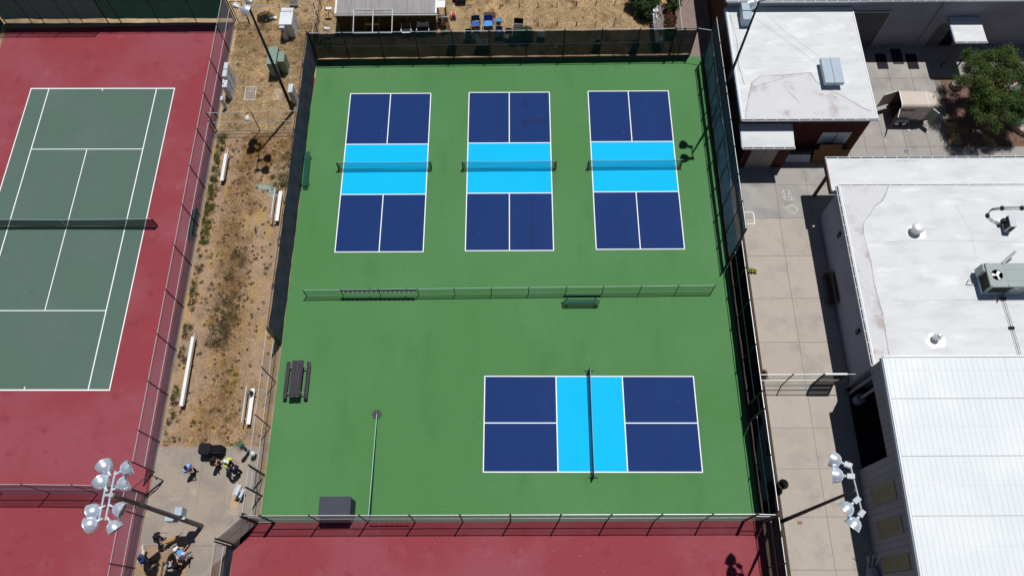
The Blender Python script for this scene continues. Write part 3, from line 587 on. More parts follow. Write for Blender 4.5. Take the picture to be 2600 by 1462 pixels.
# --- C: big white roofed building
tc = thing('white_roof_building', 'large building with white coated roof and lavender grey wall', 'building')
CX0, CY0, CY1, CH = 21.76, -16.55, -4.2, 4.0
MB().box(CX0, CY0, 0, 50, CY1, 3.85).build('wall', M_cwall, tc)
MB().box(21.60, -16.56, 3.85, 50, -4.02, 4.0).build('roof', M_roof, tc)
MB().box(21.66, -16.5, 4.0, 21.74, -4.06, 4.03).build('edge_trim', M_white, tc)
gutter(tc, (21.60, -16.4, 4.0), (21.60, -4.05, 4.0), (-1, 0, 0), step=.72)
ed = [(24.91, -4.12), (24.6, -4.7), (24.25, -5.22), (23.7, -5.6), (23.2, -6.35), (22.73, -6.88), (22.62, -7.6), (22.72, -9.4), (22.65, -11.1), (22.78, -13.2), (22.66, -15.36), (22.72, -16.5)]
patch(tc, 'roof_patch', [(21.76, -4.08)] + [(x, y) for x, y in ed] + [(21.76, -16.5)], 4.004, M_roofg); crack(tc, ed, 4.008, .06)
for pts in ([(21.8, -4.10), (26, -4.13), (31, -4.1), (38, -4.14)], [(24, -8.2), (28, -8.1), (33, -8.25), (40, -8.1)], [(23, -12.3), (28, -12.2), (34, -12.4)], [(29.0, -5.6), (29.5, -7.5), (29.4, -9.4)]): crack(tc, pts, 4.006, .022, mat('faint_seam', (.50, .50, .50), .8))
for (x, y) in ((26.0, -7.6), (25.62, -14.9)):
    tx = [(x + (.62 + .1 * math.sin(k * 2.3)) * math.cos(k * .52), y + (.52 + .1 * math.cos(k * 1.7)) * math.sin(k * .52)) for k in range(12)]
    patch(tc, 'sealant_patch', tx, 4.010, mat('fresh_sealant', (.82, .83, .84), .6))
for y in (-6.93, -13.72): MB().box(21.66, y - .14, 2.35, 21.76, y + .14, 2.85, .03).build('wall_lamp', M_black, tc)
t = thing('covered_walk_roof', 'long white covered walkway roof in front of the large building', 'canopy', (21.38, -3.85, 0))
MB().box(0, 0, 3.38, 28, 2.22, 3.52).build('roof_sheet', M_roof, t)
MB().box(-.10, -.35, 3.18, -.0, 2.25, 3.53).build('fascia_board', M_brown, t); MB().box(-.02, -.36, 3.18, .6, -.26, 3.50).build('fascia_board', M_trimblue, t)
MB().box(0, -.25, 3.38, .38, 0, 3.515).build('roof_return', M_roof, t)
gutter(t, (0, 2.22, 3.52), (28, 2.22, 3.52), (0, 1, 0), step=.8)
gutter(t, (.42, .0, 3.66), (28, .0, 3.66), (0, 1, 0), step=.86, w_=.10)
MB().box(.2, 1.3, 0, .38, 1.48, 3.38).build('post', M_brown, t)
for k in range(1, 4): MB().box(.2 + 6 * k, 1.3, 0, .38 + 6 * k, 1.48, 3.38).build('post', M_brown, t)
patch(t, 'dirt_streak', [(1.2, 1.95), (2.4, 1.98), (4.4, 1.9), (6.6, 1.97), (6.2, 2.1), (1.3, 2.12)], 3.524, M_roofg)

# --- D: ribbed metal roof building at the bottom right
td = thing('metal_roof_building', 'tall metal building with a ribbed white roof and open porch', 'building')
DX = 21.25
def dz(y): return 6.1 + (y + 16.6) * .060
seams = [-16.62, -17.33, -18.93, -20.51, -22.08, -23.64, -25.2, -26.75, -28.35, -29.95, -31.5, -33.1]
for a, b in zip(seams[1:], seams[:-1]):
    mb = MB(); prof = []
    x = DX + .06
    while x < 47: prof += [(x, 0), (x + .22, 0), (x + .245, .022), (x + .285, .022)]; x += .31
    g_ = 0; k_ = seams.index(a); mj = k_ % 2 == 0
    vs = [(px, a - .03, dz(a) + pz * .7 + .004) for px, pz in prof] + [(px, b, dz(b) + pz * .7 - .002) for px, pz in prof]; n_ = len(prof)
    mb._add(vs, [(i, i + 1, n_ + i + 1, n_ + i) for i in range(n_ - 1)])
    mb.build('roof_panel', M_metalroof, td)
    if mj: MB().bar((DX + .06, a - .035, dz(a) + .012), (47, a - .035, dz(a) + .012), .03, .014).build('lap_seam', mat('lap_seam_grey', (.42, .43, .44), .9), td)  # grey strip along alternate roof panel laps
MB()._add([(DX + .03, seams[-1], dz(seams[-1]) - .03), (47, seams[-1], dz(seams[-1]) - .03), (47, -16.62, dz(-16.62) - .03), (DX + .03, -16.62, dz(-16.62) - .03)], [(0, 1, 2, 3)]).build('roof_deck', M_seamdirt, td)
MB().bar((DX - .02, -16.6, dz(-16.6) - .02), (DX - .02, -33, dz(-33) - .02), .10, .12).build('verge_trim', M_whitemetal, td)
MB().bar((DX - .10, -16.6, dz(-16.6) - .16), (DX - .10, -33, dz(-33) - .16), .05, .26).build('verge_board', M_trimblue, td)
MB().bar((DX, -16.56, dz(-16.6) + .0), (47, -16.56, dz(-16.6) + .0), .10, .14).build('ridge_cap', M_whitemetal, td)
MB().box(21.3, -16.62, 0, 47, -16.60, 6.0).build('north_wall', M_dwall, td)
k = 0; y = -16.62
while y > -32.8:
    y2 = max(y - .40, -32.9); low = 4.2 if y2 > -21.95 else 0.
    MB()._add([(DX + .02, y - .008, low), (DX + .02, y2 + .008, low), (DX + .02, y2 + .008, dz(y2) - .05), (DX + .02, y - .008, dz(y) - .05),
               (DX + .06, y - .008, low), (DX + .06, y2 + .008, low), (DX + .06, y2 + .008, dz(y2) - .05), (DX + .06, y - .008, dz(y) - .05)],
              [(0, 1, 2, 3), (7, 6, 5, 4), (0, 4, 5, 1), (1, 5, 6, 2), (3, 2, 6, 7), (0, 3, 7, 4)]).build('siding_panel', M_dwall, td)
    y = y2
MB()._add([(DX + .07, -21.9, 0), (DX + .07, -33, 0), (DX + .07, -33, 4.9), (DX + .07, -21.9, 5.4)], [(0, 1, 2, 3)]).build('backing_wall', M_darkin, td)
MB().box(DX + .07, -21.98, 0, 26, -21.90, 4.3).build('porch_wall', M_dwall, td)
MB().box(24.8, -21.9, 0, 24.9, -16.62, 4.4).build('porch_wall', M_darkin, td)  # porch shade put into the colour: near-black wall, ceiling and floor
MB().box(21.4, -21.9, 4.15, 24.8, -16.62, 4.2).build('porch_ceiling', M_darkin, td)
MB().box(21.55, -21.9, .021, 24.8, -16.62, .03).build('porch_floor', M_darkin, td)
for i, (y0, y1) in enumerate(((-23.15, -24.14), (-25.05, -25.97), (-26.97, -27.8), (-28.9, -29.8))):
    f = MB().box(DX - .012, y1, 1.3, DX + .018, y0, 4.44).build('skylight_panel', M_panelolive, td)
    for k in range(1, 3): MB().box(DX - .022, y1 + (y0 - y1) * k / 3 - .012, 1.3, DX - .013, y1 + (y0 - y1) * k / 3 + .012, 4.44).build('rib', M_panelolive, f)
MB().cyl((21.62, -16.95, 0), (21.62, -16.95, 4.15), .09, 10).build('porch_post', M_dwall, td)
MB().cyl((22.0, -17.45, 0), (22.0, -17.45, .75), .30, 14).build('column_base', M_greywall, td); MB().cyl((22.0, -17.45, .75), (22.0, -17.45, 4.15), .10, 10).build('porch_column', M_dwall, td)
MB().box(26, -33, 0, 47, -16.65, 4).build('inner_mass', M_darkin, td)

# --- things on roof C
def mushroom(label, x, y, r, h, group='metal roof vents'):
    t = thing('roof_vent', label, 'roof vent', (x, y, 4.0), 0, group)
    MB().cyl((0, 0, 0), (0, 0, h * .7), r * .78, 18).build('pipe', M_whitemetal, t, smooth=False)
    MB().lathe([(.001, h + r * .22), (r * .55, h + r * .2), (r * .92, h + r * .04), (r, h - .05), (r, h - .16), (r * .9, h - .17), (.001, h - .17)], (0, 0, 0), n=24).build('cap', M_alu, t, smooth=True)
    return t
mushroom('large round metal vent cap on the big white roof', 25.92, -7.45, .38, .62)
t = mushroom('small stepped metal vent on the big white roof near ribbed roof', 25.60, -14.72, .24, .50)
MB().lathe([(.13, .5), (.14, .62), (.10, .67), (.001, .68)], (0, 0, 0), n=18).build('upper_cap', M_alu, t, smooth=True)
# large packaged air conditioner
t = thing('roof_air_conditioner', 'long grey green rooftop air conditioner with open fan', 'air conditioner', (29.0, -11.9, 4.0))
MB().box(.02, .05, 0, 2.5, 1.55, .28).build('curb', M_ducts, t)
MB().box(.14, .08, .30, 2.9, 1.50, 1.22).build('body', M_hvac, t)
def topplate():
    mb = MB(); x0, x1, y0, y1, z = .02, 2.98, .0, 1.58, 1.26; cx, cy, r = .50, .80, .34; n = 24
    ring = [(cx + r * math.cos(2 * PI * i / n), cy + r * math.sin(2 * PI * i / n), z) for i in range(n)]
    def edge(a):
        dx, dy = math.cos(a), math.sin(a); tt = min((x1 if dx > 0 else x0) - cx if abs(dx) > 1e-6 else 9, 9) / dx if abs(dx) > 1e-6 else 9
        ty = (((y1 if dy > 0 else y0) - cy) / dy) if abs(dy) > 1e-6 else 9
        tt = min(abs(tt), abs(ty)); return (cx + dx * tt, cy + dy * tt, z)
    outer = [edge(2 * PI * i / n) for i in range(n)]
    mb._add(ring + outer, [(i, n + i, n + (i + 1) % n, (i + 1) % n) for i in range(n)])
    for (a, b) in (((x1, y0, z), (x1, y1, z)),): pass
    mb.quad((outer[-1][0], y0, z), (x1, y0, z), (x1, y1, z), (outer[1][0], y1, z)) if 0 else None
    mb._add([(x1, y0, z), (x1, y1, z), outer[0], outer[2], outer[-2]], [(2, 0, 4), (2, 3, 1), (2, 1, 0)] if 0 else [(0, 1, 2)])
    return mb
mb = MB(); cx, cy, r, n = .55, .79, .35, 28; sq = []
for i in range(n):
    a = 2 * PI * i / n; dx, dy = math.cos(a), math.sin(a); k = 1 / max(abs(dx) / .53, abs(dy) / .79); sq.append((cx + dx * k, cy + dy * k, 1.27))
mb._add([(cx + r * math.cos(2 * PI * i / n), cy + r * math.sin(2 * PI * i / n), 1.27) for i in range(n)] + sq, [(i, n + i, n + (i + 1) % n, (i + 1) % n) for i in range(n)])
mb.build('fan_deck', M_hvac, t)
MB().box(1.08, 0, 1.21, 3.0, 1.58, 1.27, .02).build('lid', M_hvac, t)
for y in (.4, 1.15): MB().box(1.15, y - .01, 1.27, 2.95, y + .01, 1.285).build('lid_rib', M_hvac, t)
for (a, b, c, d) in ((.02, 0, 1.08, .03), (.02, 1.55, 1.08, 1.58), (.0, 0, .03, 1.58)): MB().box(a, b, 1.17, c, d, 1.268).build('deck_lip', M_hvac, t)
MB().cyl((cx, cy, 1.18), (cx, cy, 1.22), r * .97, 24).build('fan_well', M_darkin, t)
MB().cyl((cx, cy, 1.22), (cx, cy, 1.29), .10, 12).build('fan_hub', M_alu, t)
for k in range(3):
    a = 2 * PI * k / 3 + .9; c, s_ = math.cos(a), math.sin(a)
    MB().quad((cx + .08 * c - .06 * s_, cy + .08 * s_ + .06 * c, 1.23), (cx + .31 * c - .10 * s_, cy + .31 * s_ + .10 * c, 1.23), (cx + .31 * c + .10 * s_, cy + .31 * s_ - .10 * c, 1.26), (cx + .08 * c + .05 * s_, cy + .08 * s_ - .05 * c, 1.26)).build('fan_blade', M_alu, t)
MB().box(.10, .18, .34, .138, 1.42, 1.16).build('condenser_coil', M_coil, t); MB().box(.3, .04, .4, 1.4, .078, 1.1).build('side_panel', M_coil, t)
MB().box(1.5, .045, .36, 2.3, .078, 1.14).build('side_panel', M_hvac, t); MB().box(1.62, .03, .86, 1.9, .045, 1.04).build('sticker', M_white, t)
MB().box(-.12, 1.1, .3, .12, 1.6, 1.15).build('electric_box', M_hvac, t)
MB().tube([(1.3, -.02, .4), (1.1, -.15, .2), (.9, -.5, .05)], .03).build('drain_pipe', M_black, t)
MB().tube([(0, 1.0, .25), (-.5, 1.02, .12), (-.7, .7, .03), (-.2, .68, .03), (0, .72, .1)], .014).build('condensate_line', M_wire, t)
t = thing('flue_duct', 'slanting grey flue duct standing behind the rooftop unit', 'duct', (30.72, -9.95, 4.0))
MB().cyl((0, 0, 0), (0, 0, .4), .12, 10).build('base_pipe', M_black, t); MB().bar((-.6, -.35, 1.15), (.35, .42, 1.25), .17, .12).build('flue', M_gutter, t); MB().bar((0, 0, .35), (0, 0, 1.2), .14, .14).build('riser', M_gutter, t)
t = thing('mini_condenser', 'small grey split condenser on the far white roof', 'air conditioner', (31.55, -7.15, 4.0), math.radians(-4))
MB().box(.02, -.42, .12, .42, .42, .85, .02).build('body', M_util, t); MB().box(.01, -.36, .18, .02, .36, .8).build('fan_grille', M_coil, t)
for y in (-.38, .34): MB().box(.0, y, 0, .44, y + .06, .12).build('foot', M_gutter, t)
MB().box(-.22, .1, .3, .0, .3, .6).build('valve_box', M_black, t); MB().box(.1, -.435, .2, .35, -.421, .75).build('side_grille', M_coil, t)
t = thing('roof_pipe_run', 'insulated black pipe loop with rubber feet on white roof', 'pipes', (31.9, -5.74, 4.0))
for k in (0, 1): MB().tube([(9, -.02 - .1 * k, .12), (1.2, 0 - .1 * k, .12), (-.05, -.03 - .08 * k, .12), (-.7, -.12 - .05 * k, .12), (-1.02, -.45, .12), (-1.08, -.75, .12), (-.9 + .15 * k, -1.0 - .1 * k, .12), (-.5, -1.18 - .08 * k, .14), (-.2, -1.2, .3)], .022).build('pipe', M_wire, t)
for (x, y) in ((0, -.06), (1.28, -.06), (2.6, -.06), (-1.08, -.6)): MB().box(x - .1, y - .13, 0, x + .1, y + .13, .15, .03).build('rubber_foot', M_rubber, t)
t = thing('conduit_run', 'thin twin conduit with rubber blocks running down the white roof', 'conduit', (30.35, -12.15, 4.0))
for k in (-.06, .06): MB().tube([(k - .05, .2, .12), (k, -1.9, .12), (k + .04, -4.35, .12)], .013).build('conduit', M_wire, t)
for y in (-.02, -1.92): MB().box(-.17, y - .09, 0, .17, y + .09, .12, .03).build('rubber_foot', M_rubber, t)

# ================================================================== LIGHT TOWERS
def bowl(t, p, axis, r=.33, box=False):
    """reflector: neck at p, mouth opening along axis"""
    ax = Vector(axis).normalized(); L_ = r * 1.5
    mb = MB(); mb.lathe([(.05, 0), (.085, .10), (r * .52, L_ * .24), (r * .80, L_ * .42), (r * .95, L_ * .66), (r, L_ * .9), (r * 1.02, L_), (r * 1.06, L_ + .01), (r * .97, L_ + .015), (r * .78, L_ * .45), (.06, .12)], p, ax, 28)
    o = mb.build('reflector', M_lamp, t, smooth=True)
    c = Vector(p) + ax * L_ * .9; MB().cyl(c, c + ax * .012, r * .93, 20).build('lens', M_glass, o)
    MB().cyl(Vector(p) - ax * .16, Vector(p) + ax * .02, .05, 8).build('neck', M_lampbox, t)
def tower1():
    t = thing('floodlight_tower', 'big floodlight tower with eight silver bell lamps', 'floodlight', (-18.38, -24.96, 0), 0, 'floodlight towers')
    MB().cyl((0, 0, 0), (0, 0, 11.4), .15, 14, r2=.10).build('pole', mat('weathered_steel_pole', (.13, .13, .14), .5, metal=.3), t)
    MB().cyl((0, 0, -.02), (0, 0, .05), .26, 14).build('base_plate', M_pad, t)
    for x in (-.30, .0):
        p = MB().box(-.11 + x + .03, -1.13, 11.36, -.03 + x + .03, 1.11, 11.44).build('cross_arm', M_ducts, t)
    MB().box(-.34, -.05, 11.32, .06, .05, 11.42).build('arm_bracket', M_ducts, t); MB().cyl((0, 0, 11.3), (0, 0, 11.5), .12, 12).build('pole_cap', M_galv, t)
    for (y, xl) in ((1.0, -.33), (.28, -.33), (-.55, -.33), (-1.12, -.33)):
        bowl(t, (xl + .02, y, 11.42), (-.42 if y > 0 else -.5, .42 if y > 0 else -.22, -.12), .39)
    for (y) in (1.02, .30, -.50, -1.12):
        bowl(t, (.12, y, 11.42), (.75 if y > -.9 else .35, .45 if y > 0 else (-.28 if y > -.9 else -.42), -.15), .37)
    MB().box(-.20, .10, 3.1, .22, .56, 3.78, .02).build('transformer_box', M_ducts, t); MB().box(-.72, -.18, 3.05, -.20, .26, 3.66, .02).build('transformer_box', M_ducts, t)
    MB().box(-.3, -.05, 3.3, .3, .1, 3.4).build('box_bracket', M_galv, t)
    return t
tower1()
def tower(label, x, y, h, lamps, arm, boxes=True, r=.36):
    t = thing('floodlight_tower', label, 'floodlight', (x, y, 0), 0, 'floodlight towers')
    MB().cyl((0, 0, 0), (0, 0, h), .125, 12, r2=.06).build('pole', M_post, t)
    MB().cyl((arm[0], arm[1], h), (arm[2], arm[3], h), .04, 8).build('cross_arm', M_galv, t)
    for (lx, ly, ax) in lamps:
        p = Vector((lx, ly, h)); a = Vector(ax).normalized()
        bowl(t, p + a * .22, a, r)
        MB().bar(p - a * .16, p + a * .16, .22, .2).build('ballast_box', M_lampbox, t)
        MB().bar(p - Vector((0, .05, .12)), p + Vector((.0, .12, .1)), .05, .05).build('yoke', M_galv, t)
    return t
tower('right floodlight tower with four lamps over the walkway', 15.57, -25.04, 12.5,
      [(-.10, 1.13, (-.8, .45, -.35)), (-.06, .62, (-.85, .15, -.35)), (.02, -.40, (-.7, -.55, -.35)), (.12, -.98, (-.6, -.75, -.35))], (0.0, 1.1, .16, -1.05))
tower('tall slim floodlight pole over the utility strip', -16.24, 5.01, 12.6, [(-.1, .50, (-.9, .2, -.5)), (-.12, .0, (-.9, -.1, -.5)), (.1, -.85, (.9, .1, -.5)), (.05, -1.70, (.9, -.1, -.5))], (0, .7, 0, -1.75))
tower('tall slim floodlight pole rising behind the teal fence', 15.36, 4.42, 12.2, [(-.05, .62, (-.9, .15, -.5)), (-.05, -.38, (-.9, -.1, -.5))], (.05, .7, .05, -.5))

# ================================================================== NETS
M_tape = mat('net_tape', (.30, .42, .52), .7)
K_tnet = mesh_mat('tennis_net_cord', (.008, .012, .012), .62)
def pnet(label, x, y, rz, L_=6.72, h=.91, group='portable pickleball nets', cat='net', name='pickleball_net', sag=.05, tape=.022, feet=True):
    t = thing(name, label, cat, (x, y, 0), rz, group); a = L_ / 2
    for s_ in (-1, 1):
        MB().cyl((s_ * a, 0, .008), (s_ * a, 0, h + .02), .045, 8).build('post', M_black, t)
        if feet:
            MB().cyl((s_ * a, -.30, .04), (s_ * a, .30, .04), .028, 6).build('foot', M_black, t)
            MB().cyl((s_ * (a - .12), 0, .1), (s_ * (a - .12), 0, h - .02), .022, 6).build('inner_upright', M_black, t)
    MB().grid(lambda u, v: (-a + L_ * u, .0, .09 + (h - .09 - sag * math.sin(PI * u)) * v), 12, 1).build('net_panel', K_net if feet else K_tnet, t)
    mb = MB()
    P = [(-a + L_ * i / 12, 0, h - sag * math.sin(PI * i / 12)) for i in range(13)]
    for p, q in zip(P[:-1], P[1:]): mb.bar(p, q, tape, .05)
    mb.build('top_tape', M_tape, t)
    mb = MB()
    for p, q in zip(P[:-1], P[1:]): mb.bar((p[0], 0, .075 + .02 * math.sin(p[0])), (q[0], 0, .075 + .02 * math.sin(q[0])), .02, .03)
    mb.build('bottom_bar', M_black, t)
    if not feet: MB().bar((0, .0, .0), (0, 0, h - sag), .05, .012).build('centre_strap', M_line, t)
    return t
pnet('pickleball net across the first court beside the left windscreen', -9.0, -.08, .004)
pnet('pickleball net across the middle court of the top row', .0, -.06, .004)
pnet('pickleball net across the right court of the top row', 9.05, .0, .006)
pnet('pickleball net standing sideways on the single lower court', 5.10, -18.80, PI / 2 - .0042, L_=6.8)
pnet('long tennis net across the grey green tennis court', -31.07, -4.66, -.0035, L_=12.8, h=1.05, cat='net', group=None, name='tennis_net', sag=.14, tape=.03, feet=False)

# ================================================================== BENCHES AND TABLES
def court_bench(label, x, y, rz, L_=2.75, group='green perforated benches'):
    """seat along +x, back rest on the -y side"""
    t = thing('court_bench', label, 'bench', (x, y, 0), rz, group)
    def pad(name, y0, y1, z0, z1, vertical=False):
        n = 6; r = .10; pts = []
        w2 = abs((z1 - z0) if vertical else (y1 - y0)) / 2
        for (cx, a0) in ((L_ / 2 - r, -90), (-L_ / 2 + r, 90)):
            for k in range(n + 1):
                a = math.radians(a0 + 180 * k / n); pts.append((cx + r * math.cos(a), w2 * math.sin(a)))
        c = ((y0 + y1) / 2, (z0 + z1) / 2)
        P3 = [(px, c[0], c[1] + py) if vertical else (px, c[0] + py, c[1]) for px, py in pts]
        MB()._add(P3, [tuple(range(len(P3)))]).build(name, K_perf, t)
        MB().tube(P3 + [P3[0]], .018, 6).build(name + '_rim', M_gdark, t)
    pad('seat', -.17, .17, .45, .45); pad('backrest', -.30, -.30, .58, .86, True)
    for s_ in (-1, 1):
        xx = s_ * L_ * .39
        MB().tube([(xx, -.34, .0), (xx, -.30, .86)], .026, 6).build('leg', M_gdark, t)
        MB().tube([(xx, .22, .0), (xx, .16, .44), (xx, -.30, .44)], .026, 6).build('leg', M_gdark, t)
    return t
court_bench('dark green bench against the navy windscreen by first net', -14.58, -.28, -PI / 2 + .03, 2.85)
court_bench('green bench standing against the low divider fence', 4.78, -10.74, PI, 2.42)
t = court_bench('dark slatted bench behind the tennis court fence', -22.12, -4.7, PI / 2, 2.1)
for k in range(4): MB().box(-.98, -.16 + k * .085, .46, .98, -.09 + k * .085, .485).build('seat_slat', M_gdark, t)
def alu_bench(label, x, y, L_, back, side=1, group='aluminium team benches'):
    t = thing('aluminium_bench', label, 'bench', (x, y, 0), 0, group)
    MB().box(-.125, -L_ / 2, .42, .125, L_ / 2, .455, .008).build('seat', M_alu, t)
    MB().box(-.125, -L_ / 2 - .006, .40, .125, -L_ / 2, .455).build('end_cap', M_black, t)
    n = 2 if L_ < 3 else 3
    for k in range(n):
        yy = -L_ / 2 + L_ * (k + .5) / n if n > 2 else (-1 + 2 * k) * L_ * .36
        MB().cyl((0, yy, -.05), (0, yy, .42), .03, 8).build('leg', M_galv, t); MB().box(-.12, yy - .025, .38, .12, yy + .025, .42).build('bracket', M_galv, t)
        if back: MB().tube([(side * .05, yy, .40), (side * .27, yy, .52), (side * .29, yy, .80)], .02, 6).build('back_arm', M_galv, t)
    if back:
        mb = MB(); mb.bar((side * .30, -L_ / 2 + .03, .72), (side * .30, L_ / 2 + .03, .72), .035, .25); mb.build('backrest', M_alu, t)
    return t
alu_bench('longest aluminium bench in the lower dirt strip near red court', -20.66, -15.42, 4.65, False)
t = alu_bench('short aluminium bench in the upper dirt strip near red court', -20.55, -.12, 2.3, False)
for nm in ('longest', ): pass
alu_bench('aluminium bench with backrest in the upper strip beside the windscreen', -16.22, -3.34, 2.42, True, -1)
alu_bench('aluminium bench with backrest in the lower strip holding a dark bag', -16.28, -17.76, 2.32, True, -1)
for (x, y, L_, lab) in ((-20.48, -15.32, 4.72, 'thin upright aluminium footboard beside the longest bench'), (-20.36, .08, 2.4, 'thin upright aluminium footboard beside the short upper bench')):
    t = thing('bench_board', lab, 'bench back', (x, y, 0))
    MB().bar((0, -L_ / 2, .58), (0, L_ / 2, .58), .03, .26).build('board', M_alu, t)
    for s_ in (-.4, .4): MB().cyl((.04, s_ * L_, -.04), (.04, s_ * L_, .6), .022, 6).build('post', M_galv, t)
t = thing('sports_bag', 'small dark bag slumped on the lower aluminium bench', 'bag', (-16.30, -16.98, .455))
MB().sph((0, 0, .10), .17, 10, (.8, 1.1, .7)).build('body', M_dkfab, t, smooth=True); MB().tube([(-.1, -.1, .16), (0, -.2, .26), (.1, -.1, .16)], .012).build('strap', M_grey, t); MB().tube([(-.14, .05, .02), (-.2, .16, .02), (-.05, .22, .05)], .016).build('strap', M_black, t)
# picnic table
t = thing('picnic_table', 'weathered dark plank picnic table on the green court', 'picnic table', (-13.54, -16.06, 0))
for k in range(5):
    x = -.37 + k * .15
    MB().box(x + .004, -1.22 + rnd.uniform(-.015, .015), .70, x + .142, 1.22 + rnd.uniform(-.015, .015), .745, .006).build('plank', M_wood, t)
for s_ in (-1, 1):
    for k in range(2):
        x = s_ * .66 + (k - .5) * .125 - .02
        MB().box(x - .058, -1.22, .405, x + .058, 1.22, .45, .006).build('seat_plank', M_wood, t)
for y in (-.85, .85):
    MB().cyl((-.74, y, .38), (.74, y, .38), .028, 8).build('cross_tube', M_galv, t)
    for s_ in (-1, 1): MB().tube([(s_ * .62, y, .0), (s_ * .30, y, .70)], .03, 8).build('leg', M_galv, t)
    MB().bar((-.36, y, .67), (.36, y, .67), .08, .05).build('cleat', M_wood, t)
# storage box with a black cover
t = thing('covered_storage_box', 'tall black covered equipment box at the bottom fence', 'storage box', (-10.18, -24.10, 0))
MB().box(-.88, -.54, 0, .90, .56, 1.62, .03).build('body', M_blackcl, t)
MB().box(-.91, -.56, 1.60, .93, .58, 1.68, .03).build('lid', M_blackcl, t)
for k in range(5): MB().box(-.895, -.50 + .25 * k, .3, -.881, -.49 + .25 * k, 1.55).build('cover_fold', M_black, t)
MB().box(-.9, -.56, .06, -.78, -.545, 1.5).build('strap', M_black, t)
# round rubber mat with a low rail
t = thing('round_mat', 'round black rubber mat on the lower green court', 'mat', (-8.38, -18.20, 0))
MB().cyl((0, 0, .001), (0, 0, .035), .29, 24).build('disc', M_black, t); MB().cyl((0, 0, .035), (0, 0, .05), .12, 16).build('hub', M_post, t)
for k in range(9):
    a = 2 * PI * k / 9 + .3; MB().box(.20 * math.cos(a) - .025, .20 * math.sin(a) - .02, .035, .20 * math.cos(a) + .025, .20 * math.sin(a) + .02, .045).build('stud', M_grey, t)
t = thing('low_barrier', 'thin low barrier running from the round mat to bottom fence', 'barrier', (-8.33, -18.32, 0))
MB().bar((0.02, .05, .42), (.02, -6.3, .86), .045, .03).build('top_rail', M_gpaint, t)
MB().quad((.02, .05, .02), (.02, -6.3, .02), (.02, -6.3, .85), (.02, .05, .41)).build('mesh_panel', mesh_mat('barrier_mesh', (.02, .08, .045), 1.2), t)
for k in range(4): MB().cyl((.02, -.1 - 2.05 * k, 0), (.02, -.1 - 2.05 * k, .42 + .14 * k), .02, 6).build('stake', M_gdark, t)
# paddle racks
t = thing('paddle_rack', 'brown paddle rack with white caps on the divider fence', 'rack', (-11.18, -10.08, 0))
MB().box(0, -.06, .86, 4.98, .10, .97).build('trough', M_post, t)
for k in range(16): MB().cyl((.18 + k * .31, -.10, .84), (.18 + k * .31, -.10, .90), .032, 8).build('cap', M_util, t)
for x in (1.9, 4.3): MB().box(x, .08, .8, x + .06, .16, 1.1).build('bracket', M_gdark, t)
t = thing('paddle_rack', 'teal peg rack hung on the bottom court fence', 'rack', (-8.22, -24.70, 0))
MB().box(0, -.02, 1.08, 2.42, .03, 1.16).build('trough', M_teal, t)
for k in range(8): MB().cyl((.16 + k * .3, .03, 1.12), (.16 + k * .3, .12, 1.16), .02, 6).build('peg', M_teal, t)

# ================================================================== UTILITY STRIP
def cab(label, x0, y0, x1, y1, h, m, doors=2, face='s', name='utility_cabinet', group='electrical cabinets', z0=0):
    cx, cy = (x0 + x1) / 2, (y0 + y1) / 2; t = thing(name, label, 'cabinet', (cx, cy, z0), 0, group); a, b = (x1 - x0) / 2, (y1 - y0) / 2
    MB().box(-a + .02, -b + .02, .0, a - .02, b - .02, h - .04).build('body', m, t)
    MB().box(-a, -b, h - .05, a, b, h, .015).build('lid', m, t)
    for k in range(doors):
        if face == 'e': MB().box(a - .02, -b + .05 + k * (2 * b - .08) / doors, .08, a - .004, -b + .02 + (k + 1) * (2 * b - .08) / doors, h - .1).build('door', m, t); MB().box(a - .004, -b + .1 + k * (2 * b - .08) / doors, h * .5, a + .02, -b + .13 + k * (2 * b - .08) / doors, h * .6).build('handle', M_black, t)
        else: MB().box(-a + .05 + k * (2 * a - .08) / doors, -b + .004, .08, -a + .02 + (k + 1) * (2 * a - .08) / doors, -b + .02, h - .1).build('door', m, t); MB().box(-a + .1 + k * (2 * a - .08) / doors, -b - .02, h * .5, -a + .13 + k * (2 * a - .08) / doors, -b + .004, h * .6).build('handle', M_black, t)
    MB().box(-a - .06, -b - .06, -.02, a + .06, b + .06, .03).build('plinth', M_pad, t)
    return t
t = cab('largest white electrical cabinet in the dry grass by the cable coil', -17.76, 12.04, -16.77, 13.72, 1.52, M_utilw, 2, 'e')
MB().cyl((.30, .32, 1.52), (.30, .32, 1.56), .035, 8).build('lid_bolt', M_brown, t)
t = cab('narrow meter box fixed on the front of the largest cabinet', -17.72, 11.80, -17.32, 12.02, 1.42, M_util, 1)
MB().box(-.1, -.13, .9, .1, -.112, 1.15).build('meter_window', M_glass, t)
cab('larger olive green transformer box under the tall pole', -18.22, 8.18, -17.50, 9.86, 1.58, M_utilg, 2, 's')
cab('smaller olive green transformer box beside the larger one', -17.46, 8.50, -16.97, 9.46, 1.48, M_utilg, 1, 'e')
cab('first grey cabinet in the row beside the tennis fence, furthest north', -21.27, 7.58, -20.97, 8.19, 1.80, M_util, 1, 'e')
cab('second grey cabinet in the row beside the tennis fence', -21.27, 6.89, -20.95, 7.53, 1.80, M_util, 1, 'e')
t = cab('third lower grey cabinet with a meter beside the tennis fence', -21.27, 6.13, -20.92, 6.80, 1.50, M_util, 2, 'e'); MB().box(-.14, -.05, 1.5, -.06, .3, 1.62).build('riser', M_utilw, t)
cab('smallest grey cabinet at the south end of the fence row', -21.38, 5.20, -21.19, 5.55, 1.20, M_util, 1, 'e')
cab('single tall grey cabinet against the navy windscreen corner', -16.34, 5.64, -16.00, 6.42, 1.50, M_util, 1, 'e')
cab('small grey cabinet at the top edge behind the largest cabinet', -17.55, 15.25, -16.92, 16.0, .75, M_utilw, 1)
